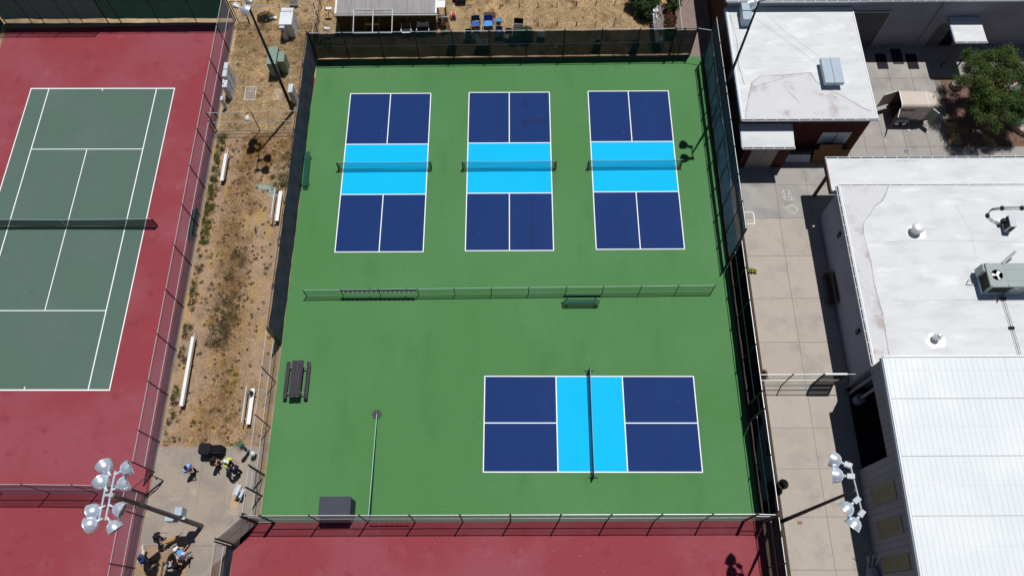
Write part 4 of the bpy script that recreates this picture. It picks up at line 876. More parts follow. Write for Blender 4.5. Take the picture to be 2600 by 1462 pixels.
t = thing('utility_pad', 'concrete vault lid marked with faded white letters', 'utility cover', (-19.68, 6.72, 0))
MB().box(-.42, -.64, -.02, .42, .62, .03, .02).build('slab', M_pad, t)
for (a, b, c, d) in ((-.42, -.64, -.38, .62), (.38, -.64, .42, .62), (-.38, .58, .38, .62), (-.38, -.64, .38, -.60)): MB().box(a, b, .03, c, d, .034).build('frame_edge', M_white, t)
MB().box(-.36, -.01, .03, .36, .02, .033).build('joint', M_seamdirt, t)
def letters(parent, s_, x, y, z, size, rz, m, name='lettering'):
    cu = bpy.data.curves.new(name, 'FONT'); cu.body = s_; cu.size = size; cu.align_x = 'CENTER'; cu.align_y = 'CENTER'; cu.extrude = .001; cu.resolution_u = 2
    o = bpy.data.objects.new(name, cu); COL.objects.link(o); dg = bpy.context.evaluated_depsgraph_get()
    me = bpy.data.meshes.new_from_object(o.evaluated_get(dg)); bpy.data.objects.remove(o); me.materials.clear(); me.materials.append(m)
    o = bpy.data.objects.new(name, me); COL.objects.link(o); o.location = (x, y, z); o.rotation_euler = (0, 0, rz); o.parent = parent; return o
letters(t, 'USA', 0, .18, .036, .24, PI, M_chalk); letters(t, 'NC', -.02, .42, .036, .20, PI, M_chalk)
tag(MB().box(-17.92, 6.05, -.02, -17.15, 7.15, .02, .03).build('concrete_pad_slab', mat('pale_pad', (.50, .38, .28), .9, grain=.2)), 'bare pale concrete pad beside the tall slim pole', 'pad')
t = thing('drain_grate', 'small round drain in the grass by the cabinets', 'drain', (-21.0, 9.46, 0))
MB().cyl((0, 0, -.01), (0, 0, .02), .16, 14).build('ring', M_post, t)
for k in (-1, 0, 1): MB().box(-.12, k * .08 - .015, .02, .12, k * .08 + .015, .03).build('bar', M_black, t)
def rock(name, label, x, y, r, sc, m=M_rock, seed=0, z=0, group=None):
    rr = random.Random(seed); mb = MB(); mb.sph((0, 0, 0), 1, 12, (1, 1, 1)); ph = [rr.uniform(0, 6) for _ in range(6)]
    mb.v = [tuple(c * r * s_ * (1 + .13 * math.sin(3 * v[0] + ph[0]) + .11 * math.sin(4 * v[1] + ph[1]) + .09 * math.sin(5 * v[2] + ph[2])) for c, s_ in zip(v, sc)) for v in mb.v]
    o = mb.build(name, m, smooth=False); o.location = (x, y, z + r * sc[2] * .6); return tag(o, label, 'rock', group)
rock('white_rock', 'small pale block lying above the wire cross fence', -19.6, 4.4, .19, (1, 1.2, .7), M_white, 3)
mb = MB()
for k in range(26):
    cx, cy, rx, ry = -19.45 + rnd.uniform(-.2, .25), 14.0 + rnd.uniform(-.15, .15), rnd.uniform(.3, .62), rnd.uniform(.18, .42); a0 = rnd.uniform(0, 6); z = .05 + k * .012
    P = [(cx + rx * math.cos(a0 + j * .5), cy + ry * math.sin(a0 + j * .5) * (1 + .1 * math.sin(j)), z + .04 * math.sin(j * 1.3 + k)) for j in range(13)]
    mb.tube(P, .016, 4)
tag(mb.build('cable_coil', M_wire), 'messy coil of black cable in the dry grass', 'cable')
for x, lab in ((-18.97, 'left pale cable reel at the end of the black coil'), (-18.62, 'right pale cable reel at the end of the black coil')):
    t = thing('cable_reel', lab, 'reel', (x, 14.0, 0), 0, 'reels by the cable coil')
    for z in (.03, .15): MB().cyl((0, 0, z), (0, 0, z + .02), .15, 14).build('disc', M_trim, t)
    MB().cyl((0, 0, .05), (0, 0, .15), .07, 10).build('hub', M_black, t)

# corrugated shelter and yard things
t = thing('corrugated_shelter', 'low shelter roofed in grey corrugated plastic', 'shelter', (-9.5, 12.75, 0))
def corr(x0, x1, y0, y1, z0, z1, name):
    mb = MB(); n = int((x1 - x0) / .076) * 2; mb.grid(lambda u, v: (x0 + (x1 - x0) * u, y0 + (y1 - y0) * v, z0 + (z1 - z0) * v + .018 * (1 if round(u * n) % 2 else -1)), n, 2); return mb.build(name, M_corr, t)
for k in range(7):
    a = -3.80 + k * 1.09; corr(a, a + 1.08, .0, 5.0, 1.85 + .004 * (k % 2), 2.25 + .004 * (k % 2), 'roof_sheet')
for x in (-3.93, 3.80): MB()._add([(x, 0, 1.86), (x + .14, 0, 1.86), (x + .14, 5, 2.28), (x, 5, 2.28), (x, 0, 1.90), (x + .14, 0, 1.90), (x + .14, 5, 2.32), (x, 5, 2.32)], [(0, 1, 5, 4), (4, 5, 6, 7), (1, 2, 6, 5), (3, 0, 4, 7)]).build('edge_flashing', M_white, t)
MB().box(-4.05, -.10, 1.70, 4.05, -.0, 1.84).build('front_gutter', M_gutterdk, t); MB().box(-3.98, -.14, 1.76, 4.05, -.10, 1.86).build('gutter_lip', M_alu, t)
for x in (-3.85, -1.3, 1.3, 3.8): MB().box(x - .05, .02, 0, x + .05, .12, 1.84).build('post', M_tan, t)
M_film = mesh_mat('smoky_plastic_wall', (.075, .06, .035), .95, trans=.3)
for k in range(7):
    a = -3.84 + k * 1.09; MB().quad((a, .0, .03), (a + 1.08, .0, .03), (a + 1.08, .0, 1.74), (a, .0, 1.74)).build('wall_sheet', M_film, t)
MB().box(-3.7, .25, .95, -.8, .33, 1.03).build('inner_shelf', M_tan, t)
for x in (-1.7, -1.15): MB().box(x, .03 - .12, .72, x + .5, .28, .9, .03).build('yellow_box', mat('mustard_plastic', (.42, .34, .10), .6), t)
MB().box(-3.9, 5.0, 0, 3.9, 5.06, 2.2).build('back_wall', M_tan, t)
t = thing('pvc_frame', 'white pipe frame standing out from the corrugated shelter', 'frame', (-10.5, 12.1, 0))
for x in (-1.45, .03, 1.52): MB().tube([(x, 1.0, 1.93), (x, -.92, 1.50)], .03, 6).build('rail', M_pvc, t)
for y, z in ((1.0, 1.93), (-.92, 1.50)): MB().cyl((-1.45, y, z), (1.52, y, z), .03, 6).build('rail', M_pvc, t)
for x in (-1.45, 1.52): MB().cyl((x, -.92, 0), (x, -.92, 1.5), .03, 6).build('leg', M_post, t)
def folding_chair(name, label, x, y, rz, seat, frame, group='folding chairs in the dry field', s_=1., wide=.5, cat='camp chair', back_m=None):
    t = thing(name, label, cat, (x, y, 0), rz, group)
    w2 = wide / 2 * s_; h = .42 * s_
    MB().grid(lambda u, v: (-w2 + 2 * w2 * u, -.22 + .44 * v, h - .05 * math.sin(PI * u) * math.sin(PI * v)), 4, 4).build('seat', seat, t, smooth=True)
    MB().grid(lambda u, v: (-w2 + 2 * w2 * u, .24 + .10 * v + .04 * math.sin(PI * u), h + .03 + .48 * v), 4, 4).build('backrest', back_m or seat, t, smooth=True)
    for sx in (-1, 1):
        MB().cyl((sx * w2, -.30, 0), (sx * w2, .22, h + .02), .016, 6).build('leg', frame, t); MB().cyl((sx * w2, .34, 0), (sx * w2, -.24, h), .016, 6).build('leg', frame, t)
        MB().cyl((sx * w2, .20, h), (sx * w2, .36, h + .55), .016, 6).build('back_tube', frame, t)
        MB().box(sx * (w2 + .045) - .03, -.24, h + .20, sx * (w2 + .045) + .03, .26, h + .23).build('armrest', frame, t)
    return t
folding_chair('camp_chair', 'blue camp chair with teal pattern left of the bright blue one', -2.62, 13.05, .1, M_bluec, M_wire, back_m=M_teal, wide=.62)
folding_chair('camp_chair', 'bright blue camp chair with a pink item on its seat', -1.62, 13.05, .05, M_bluel, M_bluec, wide=.66, back_m=M_bluec)
folding_chair('camp_chair', 'navy camp chair behind the dark screen right of the bin', -.78, 11.95, 0, M_bluec, M_wire, wide=.5)
folding_chair('camp_chair', 'chair with a gleaming white cushion behind the dark screen', -.05, 11.75, -.05, M_glit, M_alu, wide=.52, back_m=M_black)
folding_chair('camp_chair', 'dark wide camp chair nearest the wooden stakes', .72, 12.75, -.1, M_black, M_grey, wide=.72)
folding_chair('camp_chair', 'grey chair at the left end behind the dark screen', -3.15, 11.72, .05, M_navyf, M_alu, wide=.5)
folding_chair('camp_chair', 'pale grey chair between the bin and the leftmost chair', -2.55, 11.75, 0, M_grey, M_wire, wide=.46)
folding_chair('lawn_chair', 'black and white chair standing before the shelter', -8.05, 12.30, .1, M_glit, M_alu, back_m=M_black, wide=.62, s_=1.1, group='chairs by the shelter')
folding_chair('lawn_chair', 'second wide black chair with pale top before the shelter', -6.75, 12.40, 0, M_black, M_alu, back_m=M_white, wide=.78, s_=1.1, group='chairs by the shelter')
t = thing('storage_bin', 'grey lidded storage bin behind the dark screen', 'bin', (-2.06, 10.78, 0))
MB().box(-.50, -.28, 0, .50, .30, .82, .03).build('body', M_black, t); MB().box(-.54, -.34, .80, .54, .36, .90, .03).build('lid', M_hvac, t)
MB().bar((.1, .05, .91), (.34, -.1, .91), .03, .015).build('twig', M_black, t); MB().bar((.2, 0, .915), (.36, .12, .915), .03, .012).build('twig', M_black, t)
t = thing('dark_crate', 'flat dark slatted crate lying in the dry field', 'crate', (-1.55, 14.25, 0))
for k in range(5): MB().box(-.46, -.24 + k * .1, .10, .46, -.16 + k * .1, .13).build('slat', M_brown, t)
for a in ((-.46, -.25, -.42, .25), (.42, -.25, .46, .25)): MB().box(a[0], a[1], 0, a[2], a[3], .10).build('side', M_brown, t)
t = thing('blue_bucket', 'small round blue bucket in the dry field', 'bucket', (-.80, 13.50, 0))
MB().lathe([(.001, .02), (.15, .02), (.19, .34), (.20, .36), (.17, .34), (.14, .30), (.001, .30)], (0, 0, 0), n=16).build('body', M_bluel, t); MB().lathe([(.19, .33), (.205, .35), (.19, .37)], (0, 0, 0), n=16).build('rim', M_bluec, t)
stk = [(-.73, 14.99), (.81, 15.12), (2.34, 15.14), (3.86, 15.13), (5.41, 15.26), (6.97, 15.32), (8.5, 15.31), (.72, 13.2), (2.28, 13.25), (3.81, 13.24), (5.32, 13.17), (6.85, 13.23), (8.35, 13.19)]
for i, (x, y) in enumerate(stk):
    col_ = ['first', 'second', 'third', 'fourth', 'fifth', 'sixth', 'seventh']
    o = MB().cyl((0, 0, -.05), (0, 0, .46), .045, 6, r2=.035).build('wooden_stake', M_brown); o.location = (x, y, 0); o.rotation_euler = (rnd.uniform(-.08, .08), rnd.uniform(-.08, .08), 0)
    tag(o, 'short dark stake, %s from the left in the %s row of stakes' % ((col_[i], 'upper') if i < 7 else (col_[i - 7], 'lower')), 'stake', 'stakes in the dry field')
t = thing('hose_reel', 'red hose reel on a small cart in the dry field', 'hose reel', (-4.40, 14.0, 0))
MB().cyl((-.13, 0, .35), (.13, 0, .35), .19, 14).build('drum', M_redp, t)
for s_ in (-1, 1): MB().cyl((s_ * .14, 0, .35), (s_ * .17, 0, .35), .26, 16).build('flange', M_trim, t); MB().tube([(s_ * .22, -.25, .03), (s_ * .22, .0, .35), (s_ * .2, .42, .85)], .016).build('frame_tube', M_alu, t)
MB().cyl((-.2, .42, .85), (.2, .42, .85), .018, 6).build('handle', M_alu, t); MB().tube([(-.1, -.2, .1), (-.4, -.1, .04), (-.3, .3, .03), (-.1, .1, .03)], .02).build('hose', M_gdark, t)
t = thing('white_top_table', 'white topped bench beside the shelter end', 'table', (-5.28, 13.72, 0))
MB().box(-.34, -.36, 1.78, .34, .36, 1.84, .01).build('top', M_white, t)
for a, b in ((-.3, -.3), (.3, -.3), (-.3, .3), (.3, .3)): MB().box(a - .03, b - .03, 0, a + .03, b + .03, 1.78).build('leg', M_brown, t)
MB().box(-.32, -.34, .3, .32, .34, .34).build('shelf', M_brown, t)
t = thing('leaning_board', 'grey board leaning by the shelter end', 'board', (-4.95, 12.75, 0)); MB().bar((-.2, .4, 0), (-.05, .25, 1.25), .5, .03).build('board', M_util, t); MB().bar((-.2, .37, .3), (-.1, .27, .95), .06, .05).build('batten', M_tan, t)
t = thing('leaning_board', 'narrow brown board leaning nearest the hose reel', 'board', (-4.7, 12.6, 0)); MB().bar((0, -.15, .02), (-.2, .45, 1.0), .3, .03).build('board', M_tan, t); MB().bar((0, -.1, .1), (-.15, .35, .8), .05, .05).build('batten', M_brown, t)
tag(MB().sph((0, 0, 0), .16, 12).build('green_ball', mat('green_plastic', (.03, .25, .10), .5), smooth=True, loc=(-4.98, 12.5, .16)), 'bright green ball at the foot of the leaning boards', 'ball')
t = thing('plant_pot', 'square maroon pot at the shelter end by the boards', 'pot', (-5.2, 12.35, 0)); MB().box(-.15, -.15, 0, .15, .15, .32, .02).build('pot', M_maroon, t); MB().box(-.12, -.12, .3, .12, .12, .33).build('soil', M_soil, t)
t = thing('guy_wire', 'pale thin wire slanting past the largest electrical cabinet', 'wire', (-13.6, 13.4, 1.9)); MB().tube([(0, 0, 0), (-2, 2.0, 1.2), (-4.2, 4.4, 2.9)], .012, 4).build('strand', M_galv, t)
t = thing('guy_wire', 'pale thin wire crossing the brown path to the hall', 'wire', (14.1, 15.0, .1)); MB().tube([(0, 0, 0), (1.7, .3, 4.9)], .016, 4).build('strand', M_galv, t)
t = thing('guy_wire', 'fine dark wire sagging over the stained roof to the vent box', 'wire', (17.6, 10.7, 5.2)); MB().tube([(0, 0, 0), (1.9, -2.2, -.5), (4.4, -4.9, -.55)], .008, 4).build('strand', M_gutter, t)
for i, (x, y, lab) in enumerate(((-14.2, 12.2, 'thin black tripod grill nearest the court corner'), (-14.25, 14.2, 'black tripod stand with a white tray, further back'))):
    t = thing('tripod_stand', lab, 'stand', (x, y, 0))
    for k in range(3): MB().cyl((.34 * math.cos(k * 2.1), .34 * math.sin(k * 2.1), 0), (0, 0, .9), .015, 5).build('leg', M_wire, t)
    MB().box(-.22, -.12, .88, .26, .12, .95, .02).build('tray', M_white if i else M_util, t); MB().box(-.3, -.1, .75, -.1, .1, .88).build('burner', M_black, t)
for i, (x, y) in enumerate(((-14.72, 11.95), (-14.70, 11.60), (-14.36, 11.32), (-13.98, 11.2))):
    t = thing('plant_pot', ['grey pot behind the dark screen corner, topmost of four', 'grey pot directly below the topmost pot', 'pale grey pot in the bend of the four', 'greenish pot at the right end of the four'][i], 'pot', (x, y, 0), 0, 'pots behind the corner screen')
    MB().lathe([(.001, .01), (.11, .01), (.16, .28), (.17, .30), (.14, .28), (.12, .22), (.001, .22)], (0, 0, 0), n=12).build('pot', [M_util, M_util, M_white, M_hvac][i], t)
    MB().cyl((0, 0, .2), (0, 0, .24), .125, 12).build('soil', M_soil, t)
t = thing('barrel', 'black drum with white rim behind the dark screen', 'barrel', (6.82, 10.8, 0))
MB().lathe([(.001, 0), (.28, 0), (.29, .3), (.28, .85), (.24, .85), (.23, .5), (.001, .5)], (0, 0, 0), n=18).build('body', M_black, t); MB().lathe([(.27, .84), (.295, .86), (.27, .88), (.24, .86)], (0, 0, 0), n=18).build('rim', M_white, t)
t = thing('barrel', 'dark lidded drum near the end table behind screen', 'barrel', (9.75, 10.65, 0))
MB().cyl((0, 0, 0), (0, 0, .9), .30, 16).build('body', M_black, t); MB().cyl((0, 0, .9), (0, 0, .95), .32, 16).build('lid', M_dkfab, t)
t = thing('wheeled_bin', 'dark green wheeled bin behind the screen left of chairs', 'bin', (-4.42, 10.75, 0))
MB().box(-.28, -.28, .05, .28, .30, .95, .03).build('body', M_gdark, t); MB().box(-.31, -.31, .95, .31, .34, 1.0, .02).build('lid', M_utilg, t)
for s_ in (-1, 1): MB().cyl((s_ * .3, .3, .1), (s_ * .34, .3, .1), .10, 10).build('wheel', M_rubber, t)
t = thing('birdbath', 'low round pale dish on a dark foot in the field', 'bird bath', (2.55, 11.9, 0))
MB().cyl((0, 0, 0), (0, 0, .4), .06, 8).build('foot', M_black, t); MB().lathe([(.001, .40), (.28, .42), (.36, .50), (.33, .52), (.001, .50)], (0, 0, 0), n=18).build('dish', M_hvac, t)
tag(MB().sph((0, 0, 0), .11, 10).build('white_ball', M_white, smooth=True, loc=(3.65, 10.88, .10)), 'small white ball lying behind the dark screen', 'ball')
t = thing('long_worktable', 'long worktable heaped with dead branches beside the bush', 'table', (11.62, 12.55, 0))
for k in range(2): MB().box(-.36 + k * .37, -1.85, .88, -.005 + k * .37, 1.82, .93, .01).build('top_board', [M_util, M_path][k], t)
MB().box(-.34, 1.0, .935, .06, 1.7, 1.12, .02).build('white_tub', M_white, t); MB().box(-.05, -1.82, .935, .22, -1.2, 1.0, .02).build('tray', M_util, t)
for a in (-.3, .3):
    for b in (-1.7, 0, 1.7): MB().box(a - .04, b - .04, 0, a + .04, b + .04, .88).build('leg', M_brown, t)
tb_ = thing('branch_heap', 'heap of grey dead branches on the long worktable', 'branches', (11.62, 12.55, .935))
for k in range(46):
    x, y, a = rnd.uniform(-.28, .3), rnd.uniform(-1.1, 1.5), rnd.gauss(1.35, .55); L_ = rnd.uniform(.4, 1.3); z = rnd.uniform(.02, .22)
    p = [(x - L_ / 2 * math.cos(a), y - L_ / 2 * math.sin(a), z), (x + rnd.uniform(-.06, .06), y + rnd.uniform(-.06, .06), z + .07), (x + L_ / 2 * math.cos(a), y + L_ / 2 * math.sin(a), z + rnd.uniform(-.02, .08))]
    p = [(min(max(q[0], -.62), .62), min(max(q[1], -1.75), 1.8), max(q[2], .01)) for q in p]
    MB().tube(p, rnd.uniform(.010, .024), 5).build('branch', mat('grey_dead_wood', (.34, .29, .29), .9, var=.3), tb_)
t = thing('wheelbarrow', 'dark barrow full of scrap at the top edge', 'wheelbarrow', (-3.85, 15.7, 0))
MB().box(-.45, -.35, .3, .4, .35, .55, .05).build('tray', M_black, t); MB().cyl((-.55, -.05, .18), (-.55, .05, .18), .18, 12).build('wheel', M_rubber, t); MB().sph((0, 0, .55), .28, 8, (1.2, 1, .5)).build('scrap', M_grey, t)
for s_ in (-1, 1): MB().tube([(-.5, s_ * .1, .2), (.9, s_ * .28, .45)], .02).build('handle', M_tan, t)
# bin, fountain, tube and bin on the concrete pad
t = thing('rubbish_bin', 'black wheeled rubbish bin at the edge of the concrete pad', 'bin', (-18.38, -20.55, 0))
MB().box(-.52, -.30, .05, .18, .34, .85, .10).build('body', M_dkfab, t); MB().box(-.56, -.34, .85, .20, .36, 1.0, .12).build('lid', M_dkfab, t)
for s_ in (-1, 1): MB().cyl((.18, s_ * .28, .12), (.18, s_ * .34, .12), .12, 12).build('wheel', M_rubber, t)
t = thing('rubbish_bin', 'second black bin with ribbed flap beside the wheeled bin', 'bin', (-17.98, -20.52, 0))
MB().box(-.20, -.34, .0, .42, .28, .80, .10).build('body', M_dkfab, t)
for k in range(4): MB().box(-.16, -.3 + k * .14, .85, .38, -.2 + k * .14, .9).build('lid_rib', M_dkfab, t)
t = thing('tube_dispenser', 'teal upright tube on the pad leaning out from the fence', 'dispenser', (-16.10, -20.55, 0))
MB().cyl((0, 0, 0), (0, 0, 1.35), .10, 14).build('tube', M_gdark, t); MB().cyl((0, 0, 1.35), (0, 0, 1.98), .13, 14).build('upper_tube', M_teal, t); MB().cyl((0, 0, .4), (0, 0, .75), .115, 14).build('band', M_ducts, t)
t = thing('dome_post', 'short post with a shining metal dome beside the teal tube', 'post', (-15.70, -20.78, 0))
MB().cyl((0, 0, 0), (0, 0, .62), .10, 12).build('stem', M_black, t); MB().lathe([(.17, .60), (.16, .70), (.10, .78), (.001, .80)], (0, 0, 0), n=18).build('dome', M_alu, t, smooth=True)
t = thing('drinking_fountain', 'grey double drinking fountain by the court gate', 'drinking fountain', (-16.10, -23.02, 0), -.35)
MB().box(-.26, -.36, .72, -.02, .30, .90, .03).build('basin', M_util, t); MB().box(.04, -.40, .55, .20, .14, .72, .03).build('basin', M_util, t); MB().box(-.30, -.37, .88, -.27, .31, .95).build('splash_edge', M_alu, t)
MB().box(-.08, -.08, 0, .08, .08, .74).build('pedestal', M_gutter, t); MB().tube([(-.1, -.30, .9), (-.1, -.30, .97), (-.16, -.28, .97)], .012).build('spout', M_alu, t); MB().tube([(.1, -.4, .55), (.02, -.55, .3), (.0, -.5, 0)], .02).build('pipe', M_black, t)
t = thing('open_bin', 'round black open bin beside the walkway fence', 'bin', (16.35, -22.75, 0))
MB().lathe([(.001, .0), (.24, 0), (.29, .80), (.30, .83), (.275, .83), (.25, .1), (.001, .08)], (0, 0, 0), n=24).build('body', M_black, t, smooth=True); MB().lathe([(.285, .82), (.31, .835), (.285, .85)], (0, 0, 0), n=24).build('rim', M_brown, t)
tag(MB().box(17.15, -24.95, .02, 17.42, -24.78, .08, .02).build('brick_lump', mat('faded_brick', (.33, .16, .12), .9)), 'small reddish brick lying on the walkway under the right pole', 'brick')
t = thing('floor_drain', 'square metal drain in the courtyard paving near trailer', 'drain', (29.0, 1.25, 0))
MB().box(-.22, -.22, .012, .22, .22, .026).build('frame', M_gutter, t)
for k in range(5): MB().box(-.16 + k * .07, -.16, .026, -.13 + k * .07, .16, .034).build('bar', M_black, t)
t = thing('wall_bench', 'old rusty bench in the shade against the lavender wall', 'bench', (21.38, -9.85, 0))
MB().box(-.18, -1.15, .40, .16, 1.15, .45).build('seat', M_brown, t); MB().box(.18, -1.15, .55, .22, 1.15, .85).build('backrest', M_brown, t)
for y in (-.95, .95): MB().box(-.16, y - .03, 0, .2, y + .03, .4).build('leg', M_black, t)
t = thing('water_tank', 'grey pot-shaped tank with loose poles in the porch shade', 'tank', (20.95, -27.75, 0))
MB().lathe([(.001, .0), (.22, 0), (.34, .25), (.33, .5), (.2, .66), (.10, .68), (.10, .74), (.001, .74)], (0, 0, 0), n=18).build('body', M_gutter, t, smooth=True)
for a, b in (((.0, .3, .3), (-.15, .95, 1.2)), ((.1, .3, .3), (.2, .9, 1.3)), ((-.1, .4, .2), (-.4, .9, .9))): MB().cyl(a, b, .018, 5).build('pole', M_alu, t)
t = thing('folded_parasol', 'thin dark pole stand with folded cloth in building shade', 'stand', (20.55, -27.3, 0))
MB().cyl((0, -.6, .3), (.0, .6, 1.4), .035, 8).build('pole', M_gutter, t); MB().cyl((0, .5, 1.2), (-.25, .9, 1.6), .05, 6, r2=.01).build('cloth', M_black, t)

# ================================================================== HORSE TRAILER
t = thing('horse_trailer', 'beige horse trailer with doors open parked on the paving', 'trailer', (28.28, 4.42, 0), -.015)
def section(s_, x, zc=0):
    W2, zt, zb, r = .74 * s_, 2.15 - (1 - s_) * .35, .45 + (1 - s_) * .12, .28 * s_; P = [(x, -W2, zb)]
    for k in range(6): a = PI - PI / 2 * k / 5; P.append((x, -W2 + r + r * math.cos(a), zt - r + r * math.sin(a)))
    for k in range(6): a = PI / 2 - PI / 2 * k / 5; P.append((x, W2 - r + r * math.cos(a), zt - r + r * math.sin(a)))
    P.append((x, W2, zb)); return P
secs = [section(1, .0), section(1, 1.92)]
def loft(secs, name, m, flip=False, capend=False):
    n = len(secs[0]); vs = sum(secs, []); fs = [(k * n + i, (k + 1) * n + i, (k + 1) * n + i + 1, k * n + i + 1) for k in range(len(secs) - 1) for i in range(n - 1)]
    if capend: fs.append(tuple((len(secs) - 1) * n + i for i in range(n)))
    return MB()._add(vs, fs).build(name, m, t, smooth=False)
loft(secs, 'body', M_trailer)
nose = [section(math.cos(a) ** .75 if a < 1.5 else .2, 1.92 + .80 * math.sin(a)) for a in [0, .25, .5, .75, .95, 1.12, 1.25, 1.36]]
loft(nose, 'nose', M_trailer, capend=True)
loft([[(p[0], p[1] * .97, p[2] - .03) for p in section(1, .02)], [(p[0], p[1] * .97, p[2] - .03) for p in section(1, 1.9)]], 'lining', M_trailin)
MB().box(0, -.72, .42, 2.6, .72, .48).build('floor', M_trailin, t)
mb = MB(); sA = [(p[0], p[1] * 1.015, p[2] + .012) for p in section(1, -.02)]; sB = [(p[0], p[1] * 1.015, p[2] + .012) for p in section(1, .05)]
loft([sA, sB], 'rear_trim', M_whitemetal); loft([[(p[0], p[1] * 1.012, p[2] + .01) for p in section(1, 1.90)], [(p[0], p[1] * 1.012, p[2] + .01) for p in section(1, 1.94)]], 'front_trim', M_whitemetal)
MB().box(2.22, .0, 2.10, 2.44, .24, 2.16, .01).build('roof_vent', M_trim, t); MB().box(2.31, .04, 2.16, 2.42, .20, 2.175).build('vent_opening', M_maroon, t)
MB().box(.9, -.02, .6, .93, .02, 2.0).build('divider', M_trim, t)
for k in range(2): MB().box(.12 + k * .5, -.752, 1.58, .56 + k * .5, -.735, 1.74).build('side_slot', M_maroon, t)
MB().box(1.15, -.75, .55, 1.17, -.735, 1.95).build('door_seam', M_trailin, t); MB().box(0, -.758, .50, 1.9, -.745, .58).build('side_trim', M_maroon, t)
mb = MB(); prof = [(.1, .42), (.16, .66), (.34, .76), (.62, .70), (.82, .76), (1.06, .70), (1.18, .42)]
for a, b in zip(prof[:-1], prof[1:]): mb.quad((a[0], -.98, a[1]), (b[0], -.98, b[1]), (b[0], -.74, b[1]), (a[0], -.74, a[1])); mb.quad((a[0], -.98, a[1] - .1), (b[0], -.98, b[1] - .1), (b[0], -.98, b[1]), (a[0], -.98, a[1]))
mb.build('fender', M_ducts, t)
for x in (.36, .90):
    for s_ in (-1, 1):
        wl = MB().cyl((x, s_ * .76, .30), (x, s_ * .95, .30), .30, 18).build('wheel', M_rubber, t); MB().cyl((x, s_ * .95, .30), (x, s_ * .96, .30), .16, 14).build('rim', M_trim, wl)
def flap(name, hinge, ang, w_, z0, z1, m, trim=True):
    d = Vector((math.cos(ang), math.sin(ang), 0)); h = Vector(hinge)
    o = MB().bar(h + d * w_ / 2 + Vector((0, 0, z0)), h + d * w_ / 2 + Vector((0, 0, z1)), w_, .04, up=(-d.y, d.x, 0)); o = MB()
    nn = Vector((-d.y, d.x, 0)) * .02
    P = [h - nn, h + d * w_ - nn, h + d * w_ + nn, h + nn]
    o.prism([(p.x, p.y) for p in P], z0, z1); q = o.build(name, m, t)
    if trim: MB().bar(h + Vector((0, 0, z1 + .012)), h + d * w_ + Vector((0, 0, z1 + .012)), .05, .02).build('edge_trim', M_trim, q)
flap('rear_door', (-.02, .74, 0), math.radians(200), 1.05, .5, 1.95, M_trailer)
flap('rear_door', (-.02, -.74, 0), math.radians(248), .80, .5, 1.80, M_maroon)
flap('escape_door', (2.25, -.50, 0), math.radians(-48), .78, .55, 1.75, M_utilg)
MB().tube([(2.7, -.2, .42), (3.35, 0, .42)], .04).build('hitch', M_post, t); MB().tube([(2.7, .2, .42), (3.35, 0, .42)], .04).build('hitch', M_post, t); MB().cyl((3.2, 0, .02), (3.2, 0, .45), .03, 6).build('jack', M_post, t)
tag(MB().box(29.42, 3.0, .02, 29.60, 3.10, .10).build('wood_chock', M_trim), 'small pale wooden block beside the horse trailer', 'block')

# ================================================================== GARDEN AND TREE
gz = thing('garden_bed', None, None, kind='structure')
MB().prism([(32.5, 1.66), (45, 1.66), (45, 7.84), (32.95, 7.84)], -.04, .012).build('mulch', M_mulch, gz)
mb = MB()
for k in range(10):
    a0, a1 = math.radians(95 + k * 17), math.radians(95 + (k + 1) * 17 - .8)
    pc = lambda r, a: (39.5 + r * math.cos(a), 4.9 + r * math.sin(a))
    MB().prism([pc(2.9, a0), pc(2.35, a0), pc(2.35, a1), pc(2.9, a1)], .0, .42).build('curb_block', M_pinkc, gz)
MB().prism([(39.5 + 2.33 * math.cos(a), 4.9 + 2.33 * math.sin(a)) for a in [2 * PI * k / 30 for k in range(30)]], 0, .30).build('turf_disc', M_turf, gz)
t = thing('raised_planter', 'small timber edged planter with straw and red gravel', 'planter', (32.72, 2.75, 0))
for a in ((-.52, -1.0, -.47, 1.0), (.45, -1.0, .50, 1.0), (-.52, -1.05, .50, -1.0)): MB().box(a[0], a[1], 0, a[2], a[3], .16).build('edge_board', M_path, t)
MB().box(-.47, -1.0, .0, .45, 1.0, .11).build('straw_fill', mat('straw_fill', (.50, .34, .15), .95, layers=[((.22, .09, .06), 3, .5, .62, .9, Z), ((.62, .52, .45), 9, .66, .74, .8, Z)], grain=.3, gscale=18), t)
rock('garden_boulder', 'large grey white boulder at the garden corner', 33.92, 7.05, .62, (1.0, .62, .55), M_rock, 1)
rock('garden_stone', 'small pale stone under the tree foliage', 34.6, 2.9, .17, (1, .9, .6), M_rock, 5)
rock('garden_stone', 'small pale stone near the pink curb ring', 38.3, 7.3, .16, (1, 1.2, .6), M_rock, 6)
t = thing('path_lamp', 'dark round garden pot by the pink curb', 'pot', (38.9, 7.45, 0)); MB().lathe([(.001, 0), (.16, 0), (.24, .3), (.2, .42), (.001, .36)], (0, 0, 0), n=14).build('body', M_black, t)

